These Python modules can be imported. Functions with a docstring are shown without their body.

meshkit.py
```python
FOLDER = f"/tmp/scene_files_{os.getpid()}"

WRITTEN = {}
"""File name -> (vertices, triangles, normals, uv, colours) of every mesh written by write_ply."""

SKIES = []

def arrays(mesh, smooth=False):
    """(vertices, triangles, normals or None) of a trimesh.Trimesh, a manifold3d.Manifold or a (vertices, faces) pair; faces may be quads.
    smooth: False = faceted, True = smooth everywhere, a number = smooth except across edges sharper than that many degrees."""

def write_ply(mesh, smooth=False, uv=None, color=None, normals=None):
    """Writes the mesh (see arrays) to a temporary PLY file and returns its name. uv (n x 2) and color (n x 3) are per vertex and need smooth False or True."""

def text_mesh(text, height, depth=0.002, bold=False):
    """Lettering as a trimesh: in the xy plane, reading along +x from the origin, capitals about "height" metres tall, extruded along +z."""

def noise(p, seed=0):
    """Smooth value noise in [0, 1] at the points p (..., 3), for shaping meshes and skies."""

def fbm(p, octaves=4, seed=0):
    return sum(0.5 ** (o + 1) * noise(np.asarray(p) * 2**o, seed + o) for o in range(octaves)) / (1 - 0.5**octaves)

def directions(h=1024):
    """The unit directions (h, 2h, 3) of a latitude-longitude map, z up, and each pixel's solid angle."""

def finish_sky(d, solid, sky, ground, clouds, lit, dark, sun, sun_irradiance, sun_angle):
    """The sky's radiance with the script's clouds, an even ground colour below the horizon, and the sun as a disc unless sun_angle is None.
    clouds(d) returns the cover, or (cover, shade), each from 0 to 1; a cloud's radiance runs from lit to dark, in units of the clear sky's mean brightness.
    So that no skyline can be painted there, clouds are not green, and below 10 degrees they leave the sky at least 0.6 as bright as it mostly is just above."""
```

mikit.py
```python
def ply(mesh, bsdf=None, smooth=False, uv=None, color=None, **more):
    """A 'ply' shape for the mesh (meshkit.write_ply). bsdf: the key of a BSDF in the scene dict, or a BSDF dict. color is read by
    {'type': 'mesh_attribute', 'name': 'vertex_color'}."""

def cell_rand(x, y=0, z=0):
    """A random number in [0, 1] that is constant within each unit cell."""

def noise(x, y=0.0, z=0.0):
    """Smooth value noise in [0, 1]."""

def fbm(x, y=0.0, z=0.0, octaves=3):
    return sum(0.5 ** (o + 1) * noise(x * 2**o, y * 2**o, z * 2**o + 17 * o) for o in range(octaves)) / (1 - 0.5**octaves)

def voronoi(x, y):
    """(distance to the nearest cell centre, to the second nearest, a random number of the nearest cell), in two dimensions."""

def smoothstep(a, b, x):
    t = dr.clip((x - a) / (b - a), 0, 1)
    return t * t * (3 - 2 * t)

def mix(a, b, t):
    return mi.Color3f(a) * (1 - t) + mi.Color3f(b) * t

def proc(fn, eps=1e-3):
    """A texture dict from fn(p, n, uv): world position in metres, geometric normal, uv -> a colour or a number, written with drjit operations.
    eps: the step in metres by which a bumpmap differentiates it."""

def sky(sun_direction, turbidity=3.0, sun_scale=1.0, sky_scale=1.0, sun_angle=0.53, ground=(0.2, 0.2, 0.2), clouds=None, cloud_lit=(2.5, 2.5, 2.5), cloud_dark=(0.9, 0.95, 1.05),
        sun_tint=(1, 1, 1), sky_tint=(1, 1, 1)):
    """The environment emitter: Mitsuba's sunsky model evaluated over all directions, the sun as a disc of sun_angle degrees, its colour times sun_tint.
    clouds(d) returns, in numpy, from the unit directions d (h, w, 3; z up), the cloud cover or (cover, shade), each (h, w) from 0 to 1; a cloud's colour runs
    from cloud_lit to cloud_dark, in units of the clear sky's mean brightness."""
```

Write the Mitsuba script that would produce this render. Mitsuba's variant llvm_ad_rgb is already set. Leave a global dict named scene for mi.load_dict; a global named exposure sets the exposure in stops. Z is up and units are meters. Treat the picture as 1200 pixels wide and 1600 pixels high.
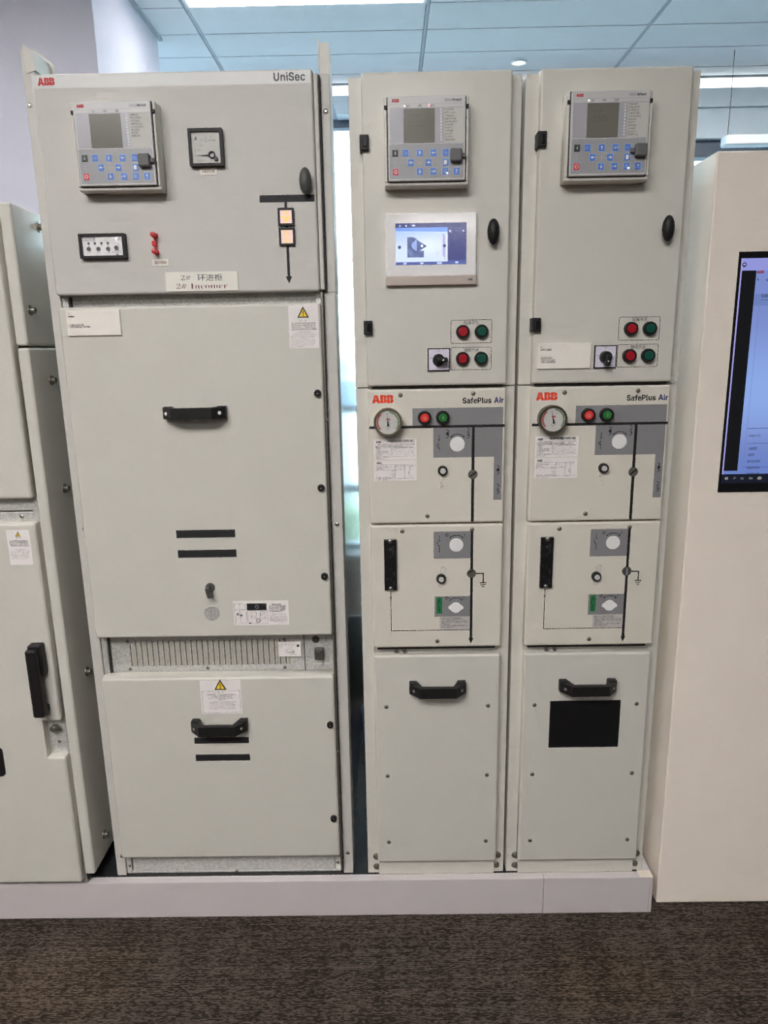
import glob, math, random
import numpy as np, trimesh, mitsuba as mi, drjit as dr, mikit, meshkit
from shapely import affinity, unary_union
from shapely.geometry import Polygon, Point, LineString, MultiPolygon, box as sbox
from trimesh.transformations import rotation_matrix

random.seed(7); np.random.seed(7)
T = mi.ScalarTransform4f
scene, labels = {}, {}

# ------------------------------------------------------------------ camera, sky, lamps, exposure
EYE = 1.4727
F, PITCH, ROLL, YAW = 1100.0, math.radians(12.92), math.radians(1.00), math.radians(-0.51)
cy_, sy_ = math.cos(YAW), math.sin(YAW)
fwd = np.array([sy_ * math.cos(PITCH), cy_ * math.cos(PITCH), -math.sin(PITCH)])
rgt = np.array([cy_, -sy_, 0.0]); dwn = np.cross(fwd, rgt)
up = -(-math.sin(ROLL) * rgt + math.cos(ROLL) * dwn)
scene['camera'] = {'type': 'perspective', 'fov_axis': 'x', 'fov': 2 * math.degrees(math.atan(600 / F)), 'near_clip': 0.05, 'far_clip': 200.0,
                   'to_world': T().look_at(origin=[0, 0, EYE], target=(np.array([0, 0, EYE]) + fwd).tolist(), up=up.tolist())}
exposure = 0.24


def cloud(d):
    n = meshkit.fbm(d * np.array([3.0, 3.0, 6.0]) + 5.0, 4, 3)
    return np.clip(0.55 + 1.6 * (n - 0.45), 0, 1), np.clip(1.2 * (n - 0.4), 0, 1)


scene['sky'] = mikit.sky((0.35, -0.75, 0.9), turbidity=4.0, sun_scale=0.0, sky_scale=42.0, ground=(0.3, 0.3, 0.3), clouds=cloud,
                         cloud_lit=(1.10, 1.36, 1.34), cloud_dark=(0.72, 0.90, 0.92), sky_tint=(0.84, 1.04, 1.0))
LAMP = (17.2, 16.8, 16.6)          # radiance of the ceiling panels
DOWN = (40.0, 34.0, 26.0)         # radiance of the downlights

# ------------------------------------------------------------------ materials
def lin(r, g, b):
    f = lambda c: c / 12.92 if c <= 0.04045 else ((c + 0.055) / 1.055) ** 2.4
    return [f(c / 255.0) for c in (r, g, b)]


def rgb(c): return {'type': 'rgb', 'value': list(map(float, c))}


def pr(c, rough=0.5, metal=0.0, spec=0.5, **k):
    return {'type': 'principled', 'base_color': c if isinstance(c, dict) else rgb(c), 'roughness': rough, 'metallic': metal, 'specular': spec, **k}


def mat(name, c, rough=0.5, metal=0.0, spec=0.5, bump=None, **k):
    b = pr(c, rough, metal, spec, **k)
    if bump: b = {'type': 'bumpmap', 'tex': mikit.proc(bump[0], eps=bump[2] if len(bump) > 2 else 3e-4), 'scale': bump[1], 'bsdf': b}
    scene['m_' + name] = {'type': 'twosided', 'bsdf': b}
    return 'm_' + name


def orange_peel(p, n, uv): return mikit.fbm(p.x * 420, p.y * 420, p.z * 420, 2)


def soft_peel(p, n, uv): return mikit.noise(p.x * 700, p.y * 700, p.z * 700)


PAINT = lin(207, 203, 193)
M = {}
M['paint'] = mat('paint', PAINT, 0.42)
M['cream'] = mat('cream', lin(216, 210, 197), 0.40)
M['peel'] = mat('peel', lin(200, 196, 189), 0.38, bump=(orange_peel, 0.0011))
M['strip'] = mat('strip', lin(205, 204, 200), 0.35)
M['white_paint'] = mat('white_paint', lin(250, 238, 224), 0.38)
M['plinth'] = mat('plinth', lin(206, 198, 197), 0.45)
M['raw_edge'] = mat('raw_edge', lin(236, 222, 204), 0.6)


def spangle(p, n, uv):
    u, v = p.x + p.y * 0.9, p.z + p.y * 0.13
    a = mikit.voronoi(u * 210, v * 210)[2]
    b = mikit.voronoi(u * 520, v * 520 + 7)[2]
    s = 0.44 + 0.16 * a + 0.16 * b + 0.06 * mikit.noise(u * 9, v * 4)
    return mi.Color3f(s * 1.02, s * 1.0, s * 0.95)


M['galv'] = mat('galv', mikit.proc(spangle), 0.42, metal=0.45)
M['louvre'] = mat('louvre', lin(205, 201, 190), 0.5, metal=0.15)
M['galv_flank'] = mat('galv_flank', mikit.proc(spangle), 0.2, metal=1.0)
M['steel'] = mat('steel', (0.62, 0.61, 0.58), 0.28, metal=1.0)
M['aluminium'] = mat('aluminium', (0.72, 0.71, 0.69), 0.5, metal=0.4)
M['zinc'] = mat('zinc', (0.26, 0.25, 0.21), 0.42, metal=0.8)
M['black'] = mat('black', lin(28, 27, 27), 0.5, spec=0.3)
M['black_gloss'] = mat('black_gloss', lin(24, 24, 26), 0.12)
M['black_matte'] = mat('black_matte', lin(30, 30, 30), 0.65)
M['ink'] = mat('ink', lin(33, 32, 34), 0.55, spec=0.3)
M['ink_grey'] = mat('ink_grey', lin(88, 88, 88), 0.6, spec=0.3)
M['ink_blue'] = mat('ink_blue', lin(48, 50, 110), 0.55, spec=0.3)
M['ink_red'] = mat('ink_red', lin(190, 40, 48), 0.5, spec=0.3)
M['ink_orange'] = mat('ink_orange', lin(226, 66, 40), 0.5, spec=0.3)
M['ink_brown'] = mat('ink_brown', lin(112, 62, 66), 0.6, spec=0.3)
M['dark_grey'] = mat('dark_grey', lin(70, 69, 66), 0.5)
M['rubber'] = mat('rubber', lin(94, 92, 92), 0.55)
M['field'] = mat('field', lin(132, 131, 132), 0.5)
M['white'] = mat('white', lin(236, 234, 232), 0.45)
M['paper'] = mat('paper', lin(240, 234, 230), 0.6, spec=0.25)
M['paper_grey'] = mat('paper_grey', lin(190, 184, 180), 0.6, spec=0.25)
M['card'] = mat('card', lin(240, 234, 224), 0.5)
M['ivory'] = mat('ivory', lin(232, 228, 216), 0.45)
M['yellow'] = mat('yellow', lin(240, 205, 60), 0.5)
M['green_print'] = mat('green_print', lin(38, 112, 66), 0.5)
M['relay_case'] = mat('relay_case', lin(205, 201, 192), 0.45)
M['relay_face'] = mat('relay_face', lin(194, 192, 190), 0.35)
M['relay_mid'] = mat('relay_mid', lin(168, 167, 172), 0.3)
M['relay_dark'] = mat('relay_dark', lin(156, 155, 157), 0.35)
M['lcd'] = mat('lcd', lin(112, 110, 100), 0.18)
M['lcd_ink'] = mat('lcd_ink', lin(84, 83, 76), 0.3)
M['key_blue'] = mat('key_blue', lin(84, 124, 202), 0.4)
M['key_edge'] = mat('key_edge', lin(170, 190, 220), 0.45)
M['key_green'] = mat('key_green', lin(38, 50, 46), 0.4)
M['key_red'] = mat('key_red', lin(205, 62, 66), 0.4)
M['red_plastic'] = mat('red_plastic', lin(206, 46, 56), 0.3)
M['red_dark'] = mat('red_dark', lin(160, 26, 40), 0.25)
M['red_lit'] = mat('red_lit', lin(226, 62, 58), 0.25)
M['green_dark'] = mat('green_dark', lin(20, 78, 64), 0.25)
M['green_lit'] = mat('green_lit', lin(48, 112, 58), 0.25)
M['sel_face'] = mat('sel_face', lin(224, 218, 232), 0.4)
M['hmi_white'] = mat('hmi_white', lin(250, 247, 245), 0.1, clearcoat=0.6, clearcoat_gloss=0.97)
M['hmi_strip'] = mat('hmi_strip', lin(186, 172, 162), 0.35, metal=0.2)
M['brass'] = mat('brass', (0.24, 0.22, 0.16), 0.35, metal=0.9)
M['gauge_dark'] = mat('gauge_dark', lin(70, 66, 54), 0.35, metal=0.3)
M['dial'] = mat('dial', lin(204, 202, 196), 0.5)
M['dial_red'] = mat('dial_red', lin(170, 70, 66), 0.5)
M['dial_green'] = mat('dial_green', lin(86, 112, 74), 0.5)
M['tile'] = mat('tile', lin(226, 228, 230), 0.85, spec=0.2)
M['tbar'] = mat('tbar', lin(170, 176, 182), 0.6, spec=0.3)
M['void'] = mat('void', lin(90, 94, 98), 0.9, spec=0.1)
M['wall'] = mat('wall', lin(202, 201, 212), 0.8, spec=0.2)
M['wall_hall'] = mat('wall_hall', lin(120, 114, 108), 0.85, spec=0.2)
M['bulkhead'] = mat('bulkhead', lin(226, 236, 242), 0.75, spec=0.2)
M['mullion'] = mat('mullion', lin(70, 82, 96), 0.45)
M['lamp_frame'] = mat('lamp_frame', lin(220, 222, 224), 0.5)
M['lamp_face'] = mat('lamp_face', lin(120, 105, 100), 0.4)
M['lens'] = mat('lens', lin(245, 246, 246), 0.5)
M['bluecable'] = mat('bluecable', lin(40, 60, 110), 0.45)
M['concrete'] = mat('concrete', lin(150, 155, 158), 0.9)
M['facade'] = mat('facade', lin(120, 140, 165), 0.8)
M['leaf'] = mat('leaf', lin(150, 166, 146), 0.7)
M['off_white'] = mat('off_white', lin(194, 190, 184), 0.5)
scene['m_pane'] = {'type': 'thindielectric', 'int_ior': 1.5}
scene['m_glass'] = {'type': 'thindielectric', 'int_ior': 1.45}


def carpet(p, n, uv):
    x, y = p.x, p.y
    r = y / 0.0027
    row = dr.floor(r); f = r - row
    k = mikit.cell_rand(row, 3)
    dash = mikit.noise(x * 130 + k * 300, row * 3.7)
    dash2 = mikit.noise(x * 260 + k * 90, row * 5.3)
    longv = mikit.noise(x * 7 + k * 40, row * 0.9)
    streak = mikit.noise(x * 26 + 4, y * 5.5)
    thread = mikit.smoothstep(0.36, 0.92, 0.55 * dash + 0.25 * dash2 + 0.24 * longv + 0.14 * streak)
    across = mikit.smoothstep(0.0, 0.28, f) * mikit.smoothstep(1.0, 0.72, f)
    c = mikit.mix(mi.Color3f(*lin(42, 36, 32)), mi.Color3f(*lin(104, 93, 84)), thread * across)
    cool = mikit.smoothstep(0.5, 0.8, mikit.fbm(x * 2.6, y * 3.4, 0, 3))
    c = mikit.mix(c, mi.Color3f(c.x * 0.78, c.y * 0.84, c.z * 0.95), cool * 0.7)
    warm = mikit.smoothstep(0.55, 0.8, mikit.fbm(x * 2.1 + 9, y * 2.9, 4, 2))
    c = mikit.mix(c, mi.Color3f(c.x * 1.16, c.y * 1.05, c.z * 0.92), warm * 0.6)
    tile = 0.94 + 0.12 * mikit.cell_rand(dr.floor((x + 0.1) / 0.5), dr.floor(y / 0.5), 5)
    return c * tile


def carpet_h(p, n, uv):
    r = p.y / 0.0027
    f = r - dr.floor(r)
    return mikit.smoothstep(0.0, 0.3, f) * mikit.smoothstep(1.0, 0.7, f) * (0.5 + 0.5 * mikit.noise(p.x * 150 + dr.floor(r) * 7, dr.floor(r)))


M['carpet'] = mat('carpet', mikit.proc(carpet), 0.9, spec=0.1, bump=(carpet_h, 0.0012, 5e-4))

# ------------------------------------------------------------------ mesh helpers
MAP = np.array([[1, 0, 0, 0], [0, 0, -1, 0], [0, 1, 0, 0], [0, 0, 0, 1.0]])   # xy plane, +z  ->  xz plane, extruded toward -y


def polys(g):
    return [q for q in getattr(g, 'geoms', [g]) if isinstance(q, Polygon) and q.area > 1e-10]


def cat(*ms): return trimesh.util.concatenate([m for m in ms if m is not None])


def prism(g, y0, y1):
    """front at y0, back at y1 > y0"""
    m = cat(*[trimesh.creation.extrude_polygon(q, y1 - y0, engine='earcut') for q in polys(g)])
    m.apply_transform(MAP); m.apply_translation([0, y1, 0]); return m


def sheet(g, y):
    vs, fs, k = [], [], 0
    for q in polys(g):
        v, f = trimesh.creation.triangulate_polygon(q, engine='earcut')
        v = np.asarray(v); f = np.asarray(f)
        a = v[f]
        e1, e2 = a[:, 1] - a[:, 0], a[:, 2] - a[:, 0]
        s = e1[:, 0] * e2[:, 1] - e1[:, 1] * e2[:, 0]
        f = np.where((s < 0)[:, None], f[:, ::-1], f)
        vs.append(np.column_stack([v[:, 0], np.full(len(v), y), v[:, 1]])); fs.append(f + k); k += len(v)
    return trimesh.Trimesh(np.vstack(vs), np.vstack(fs), process=False)


def bx(x0, x1, y0, y1, z0, z1):
    m = trimesh.creation.box([x1 - x0, y1 - y0, z1 - z0]); m.apply_translation([(x0 + x1) / 2, (y0 + y1) / 2, (z0 + z1) / 2]); return m


_ico = trimesh.creation.icosphere(2).vertices


def slab(x0, x1, y0, y1, z0, z1, r=0.003):
    r = min(r, (x1 - x0) / 2.01, (y1 - y0) / 2.01, (z1 - z0) / 2.01)
    c = np.array([[x, y, z] for x in (x0 + r, x1 - r) for y in (y0 + r, y1 - r) for z in (z0 + r, z1 - r)])
    return trimesh.convex.convex_hull((c[:, None] + r * _ico[None]).reshape(-1, 3))


def door(x0, x1, y0, y1, z0, z1, r=0.006):
    """folded sheet front: rounded at the front edges, flat at the back"""
    a = [(x, y, z) for x in (x0, x1) for y in (y1,) for z in (z0, z1)]
    c = np.array([[x, y0 + r, z] for x in (x0 + r, x1 - r) for z in (z0 + r, z1 - r)])
    h = _ico[_ico[:, 1] <= 1e-6]
    return trimesh.convex.convex_hull(np.vstack([np.array(a), (c[:, None] + r * h[None]).reshape(-1, 3)]))


def lathe(prof, x, y, z, n=32):
    """profile of (radius, distance toward the viewer), about an axis along y"""
    m = trimesh.creation.revolve(np.array(prof, float), sections=n)
    m.apply_transform(MAP); m.apply_translation([x, y, z]); m.fix_normals(); return m


def disc(x, z, r, n=32): return Point(x, z).buffer(r, quad_segs=n // 4)


def ring(x, z, r0, r1, n=40): return disc(x, z, r1, n).difference(disc(x, z, r0, n))


def rect(x0, x1, z0, z1, r=0.0):
    x0, x1 = min(x0, x1), max(x0, x1); z0, z1 = min(z0, z1), max(z0, z1)
    return sbox(x0 + r, z0 + r, x1 - r, z1 - r).buffer(r, quad_segs=4) if r else sbox(x0, z0, x1, z1)


def line(pts, w, cap='flat'): return LineString(pts).buffer(w / 2, cap_style=cap, join_style='mitre')


def tube(pts, r, n=8):
    pts = np.array(pts, float)
    circ = Polygon([(r * math.cos(a), r * math.sin(a)) for a in np.linspace(0, 2 * np.pi, n, endpoint=False)])
    return trimesh.creation.sweep_polygon(circ, pts, engine='earcut')


_taken = set()


def put(name, mesh, m, parent=None, smooth=False, label=None, to_world=None, **more):
    key = base = (parent + '__' + name) if parent else name
    k = 0
    while key in scene or key in _taken:
        k += 1; key = '%s_%03d' % (base, k)
    _taken.add(key)
    d = mesh if isinstance(mesh, dict) else mikit.ply(mesh, M.get(m, m), smooth=smooth, **more)
    scene[key] = {**d, 'to_world': to_world} if to_world is not None else d
    if label: labels.setdefault(key, {})['label'] = label
    return key


def thing(name, label, category, group=None):
    key, k = name, 0
    while key in _taken or key in labels or key in scene:
        k += 1; key = '%s_%03d' % (name, k)
    labels[key] = {'label': label, 'category': category}
    if group: labels[key]['group'] = group
    return key


def struct(name, mesh, m, parent=None, **k):
    key = put(name, mesh, m, parent, **k)
    if not parent: labels[key] = {'kind': 'structure'}
    return key


# ------------------------------------------------------------------ lettering
FD = '/opt/blender-*/*/datafiles/fonts/'
_fonts, _glyphs = {}, {}


def font(kind, px):
    from PIL import ImageFont
    k = (kind, px)
    if k not in _fonts:
        name = {'cjk': 'Noto Sans CJK*', 'serif': 'NotoSansMath*'}.get(kind, 'Inter*')
        found = glob.glob(FD + name) or glob.glob(FD + 'Inter*')
        f = ImageFont.truetype(found[0], px)
        if kind.startswith('inter') and len(kind) > 5:
            try: f.set_variation_by_axes([14, int(kind[5:])])
            except Exception: pass
        _fonts[k] = f
    return _fonts[k]


def serif(s):
    out = ''
    for c in s:
        if c.isdigit(): out += chr(0x1D7CE + int(c))
        elif 'A' <= c <= 'Z': out += chr(0x1D400 + ord(c) - 65)
        elif 'a' <= c <= 'z': out += chr(0x1D41A + ord(c) - 97)
        else: out += c
    return out


def glyphs(s, kind, px, thin=0.0):
    k = (s, kind, px, thin)
    if k not in _glyphs:
        from PIL import Image, ImageDraw
        f = font(kind, px)
        x0, y0, x1, y1 = f.getbbox(s, anchor='ls')
        im = Image.new('L', (max(1, x1 - x0 + 8), max(1, y1 - y0 + 8)))
        ImageDraw.Draw(im).text((4 - x0, 4 - y0), s, 255, f, anchor='ls')
        on = np.pad(np.asarray(im) > 120, ((0, 0), (1, 1))).astype(np.int8)
        dd = np.diff(on, axis=1)
        rows, st = np.nonzero(dd == 1); en = np.nonzero(dd == -1)[1]
        g = unary_union([sbox(a, -r - 1, b, -r) for a, b, r in zip(st, en, rows)])
        g = g.buffer(0.5 - thin).buffer(-0.5).simplify(0.55 if px > 40 else 0.4)
        g = affinity.translate(g, x0 - 4, 4 - y0)
        cap = -f.getbbox('国' if kind == 'cjk' else 'H' if kind != 'serif' else '\U0001D407', anchor='ls')[1]
        _glyphs[k] = (g, cap)
    return _glyphs[k]


def txt(s, x, z, h, kind='inter', px=None, w=None, anchor='l', thin=0.0):
    """lettering with its baseline at (x, z) and capitals h tall; w forces its width"""
    px = px or (72 if h > 0.006 else 36 if h > 0.0025 else 26)
    g, cap = glyphs(serif(s) if kind == 'serif' else s, kind, px, thin)
    sz = h / cap
    x0, _, x1, _ = g.bounds
    sx = w / (x1 - x0) if w else sz
    g = affinity.affine_transform(g, [sx, 0, 0, sz, 0, 0])
    x0, _, x1, _ = g.bounds
    off = {'l': -x0, 'c': -(x0 + x1) / 2, 'r': -x1}[anchor]
    return affinity.translate(g, x + off, z)


def logo(x0, x1, z0, z1):
    g, _ = glyphs('ABB', 'inter900', 90)
    g = g.buffer(2.2)
    a, b, c, d = g.bounds
    cuts = [sbox(a - 1, (b + d) / 2 - 1.2, c + 1, (b + d) / 2 + 1.2)]
    n = g.geoms if hasattr(g, 'geoms') else [g]
    for q in n:
        qa, _, qc, _ = q.bounds
        cuts.append(sbox((qa + qc) / 2 - 1.2, b - 1, (qa + qc) / 2 + 1.2, d + 1))
    g = g.difference(unary_union(cuts))
    return affinity.affine_transform(g, [(x1 - x0) / (c - a), 0, 0, (z1 - z0) / (d - b), x0 - a * (x1 - x0) / (c - a), z0 - b * (z1 - z0) / (d - b)])


def rot(g, deg, x, z): return affinity.rotate(g, deg, origin=(x, z))


def mv(g, dx, dz=0.0): return affinity.translate(g, dx, dz)


# ------------------------------------------------------------------ shared small hardware
def screw_mesh(r=0.0052, h=0.0028):
    m = lathe([(0, h), (r * 0.35, h), (r * 0.38, h * 0.45), (r * 0.45, h * 0.45), (r * 0.55, h), (r * 0.8, h * 0.8), (r, h * 0.2), (r, 0), (0, 0)], 0, 0, 0, 14)
    return m


def hexbolt_mesh(r=0.0062, h=0.006):
    hexa = Polygon([(r * math.cos(a), r * math.sin(a)) for a in np.arange(6) * math.pi / 3 + 0.3])
    return cat(prism(hexa, -h, -0.0018), lathe([(0, 0.0022), (r * 1.35, 0.0022), (r * 1.45, 0.001), (r * 1.45, 0), (0, 0)], 0, 0, 0, 18),
               lathe([(0, h + 0.002), (r * 0.5, h + 0.0015), (r * 0.55, h * 0.9), (0, h * 0.9)], 0, 0, 0, 10))


def socket_mesh(r=0.0075, h=0.012):
    return lathe([(0, h * 0.55), (r * 0.5, h * 0.55), (r * 0.55, h), (r * 0.92, h), (r, h * 0.92), (r, 0.0025), (r * 1.5, 0.0025), (r * 1.55, 0), (0, 0)], 0, 0, 0, 20)


P_SCREW = mikit.ply(screw_mesh(), M['zinc'], smooth=30)
P_PAN = mikit.ply(screw_mesh(0.0056, 0.0032), M['steel'], smooth=30)
P_BOLT = mikit.ply(hexbolt_mesh(), M['zinc'], smooth=30)
P_SMALL = mikit.ply(screw_mesh(0.0042, 0.002), M['zinc'], smooth=30)
P_SOCKET = mikit.ply(socket_mesh(), M['zinc'], smooth=35)


def bolt(parent, x, y, z, what=P_SCREW, name='screw'):
    return put(name, what, None, parent, to_world=T().translate([x, y, z]))


# ------------------------------------------------------------------ the setting
CEIL = 3.14
struct('floor', bx(-7, 7, -9.5, 5.0, -0.06, 0.0), 'carpet')
struct('ceiling', bx(-7, 7, -9.5, 5.02, CEIL + 0.015, CEIL + 0.06), 'void')
GX = [-3.374, -2.173, -0.972, 0.227, 1.426, 2.625, 3.824, 5.02]
GY = [4.845 - 0.2998 * k for k in range(0, 8)]
light_tiles = set()
for i in range(len(GX) - 1):
    for j in range(len(GY) - 1):
        x0, x1, y1, y0 = GX[i], GX[i + 1], GY[j], GY[j + 1]
        if (i, j) in ((2, 3), (4, 3), (4, 4)): continue                       # the lit panel and the added one sit here
        if x1 < -2.0 and y0 > 4.2 and x1 < -2.2: pass
        put('tile', slab(x0 + 0.011, x1 - 0.011, y0 + 0.0035, y1 - 0.0035, CEIL, CEIL + 0.012, 0.002), 'tile', 'ceiling')
for i in range(len(GX) - 1):
    put('tile', slab(GX[i] + 0.011, GX[i + 1] - 0.011, GY[0] + 0.0035, 4.985, CEIL, CEIL + 0.012, 0.002), 'tile', 'ceiling')
for x in GX:
    put('grid_bar', slab(x - 0.0085, x + 0.0085, GY[-1], 4.985, CEIL + 0.003, CEIL + 0.015, 0.0015), 'tbar', 'ceiling')
# the hall's ceiling in front of the frame, the same boards without their joints
put('plain_field', bx(-7, 7, -9.5, GY[-1] - 0.004, CEIL, CEIL + 0.014), 'tile', 'ceiling')
put('plain_field', bx(-7, GX[0] - 0.01, GY[-1], 4.985, CEIL, CEIL + 0.014), 'tile', 'ceiling')
put('plain_field', bx(GX[-1] + 0.01, 7, GY[-1], 4.985, CEIL, CEIL + 0.014), 'tile', 'ceiling')

struct('wall_left', slab(-6.9, -1.214, 3.34, 4.262, 0.0, CEIL + 0.012, 0.004), 'wall')
put('ceiling_trim', bx(-1.214, -1.196, 3.3, 4.29, CEIL - 0.012, CEIL + 0.004), 'tbar', 'wall_left')
struct('wall_left_outer', bx(-7.1, -6.9, -9.5, 5.0, 0, CEIL + 0.06), 'wall_hall')
struct('wall_right', bx(6.9, 7.1, -9.5, 5.0, 0, CEIL + 0.06), 'wall_hall')
struct('wall_front', bx(-7, 7, -9.7, -9.5, 0, CEIL + 0.06), 'wall_hall')
# the window wall: head, bulkhead, sill, piers
struct('wall_back', cat(bx(-7, 7, 5.10, 5.3, 2.95, CEIL + 0.06), bx(-7, -2.6, 5.02, 5.3, 0, 2.95), bx(4.6, 7, 5.02, 5.3, 0, 2.95), bx(-2.6, 4.6, 5.05, 5.3, -0.06, 0.03)), 'bulkhead')
put('bulkhead', prism(Polygon([(-0.335, 3.052), (6.9, 3.052), (6.9, 2.945), (-0.30, 2.945)]), 4.94, 5.10), 'bulkhead', 'wall_back')
put('bulkhead', bx(0.9, 6.9, 4.955, 5.10, 2.765, 2.94), 'bulkhead', 'wall_back')
put('dark_head_band', bx(0.9, 4.6, 5.00, 5.10, 2.665, 2.763), 'mullion', 'wall_back')
win = struct('window_1', cat(bx(-2.6, 4.6, 5.06, 5.13, 2.90, 2.95), bx(-2.6, 4.6, 5.06, 5.13, 0.03, 0.07)), 'mullion')
for x in (-2.575, -0.9, 1.45, 2.95, 4.575):
    put('mullion', bx(x - 0.028, x + 0.028, 5.06, 5.13, 0.07, 2.90), 'mullion', win)
for z in (1.07, 0.49):
    put('transom', bx(-2.6, 4.6, 5.055, 5.12, z - 0.025, z + 0.025), 'mullion', win)
for a, b in zip((-2.575, -0.9, 1.45, 2.95), (-0.9, 1.45, 2.95, 4.575)):
    for c, d in ((0.07, 0.465), (0.515, 1.045), (1.095, 2.90)):
        put('pane', sheet(rect(a + 0.028, b - 0.028, c, d), 5.09), 'm_pane', win)


# ------------------------------------------------------------------ ceiling lamps
def panel_lamp(x0, y0, label, sx=1.176, sy=0.278, group='lit panels in the hall ceiling'):
    k = thing('ceiling_light', label, 'ceiling light', group)
    fr = cat(bx(x0, x0 + sx, y0, y0 + 0.014, CEIL - 0.012, CEIL + 0.013), bx(x0, x0 + sx, y0 + sy - 0.014, y0 + sy, CEIL - 0.012, CEIL + 0.013),
             bx(x0, x0 + 0.014, y0 + 0.014, y0 + sy - 0.014, CEIL - 0.012, CEIL + 0.013), bx(x0 + sx - 0.014, x0 + sx, y0 + 0.014, y0 + sy - 0.014, CEIL - 0.012, CEIL + 0.013))
    put('frame', fr, 'lamp_frame', k)
    v = np.array([[x0 + .014, y0 + .014, CEIL - .004], [x0 + sx - .014, y0 + .014, CEIL - .004], [x0 + sx - .014, y0 + sy - .014, CEIL - .004], [x0 + .014, y0 + sy - .014, CEIL - .004]])
    put('diffuser', trimesh.Trimesh(v, [[0, 2, 1], [0, 3, 2]], process=False), 'lens', k, emitter={'type': 'area', 'radiance': rgb(LAMP)})


def downlight(x, y, label, lit, r=0.05):
    k = thing('downlight', label, 'downlight', None if not lit else 'lit downlights in the hall ceiling')
    m = lathe([(r * 0.80, 0.004), (r * 0.84, 0.008), (r, 0.004), (r, 0.0), (r * 0.8, 0.0)], 0, 0, 0, 36)
    m.apply_transform(rotation_matrix(math.pi / 2, [1, 0, 0])); m.apply_translation([x, y, CEIL])
    put('trim_ring', m, 'lens', k, smooth=30)
    g = trimesh.creation.cylinder(r * 0.82, 0.004, sections=36); g.apply_translation([x, y, CEIL - 0.003])
    put('lens', g, 'lens', k, emitter={'type': 'area', 'radiance': rgb(DOWN if lit else (.50, .56, .56))})


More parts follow.
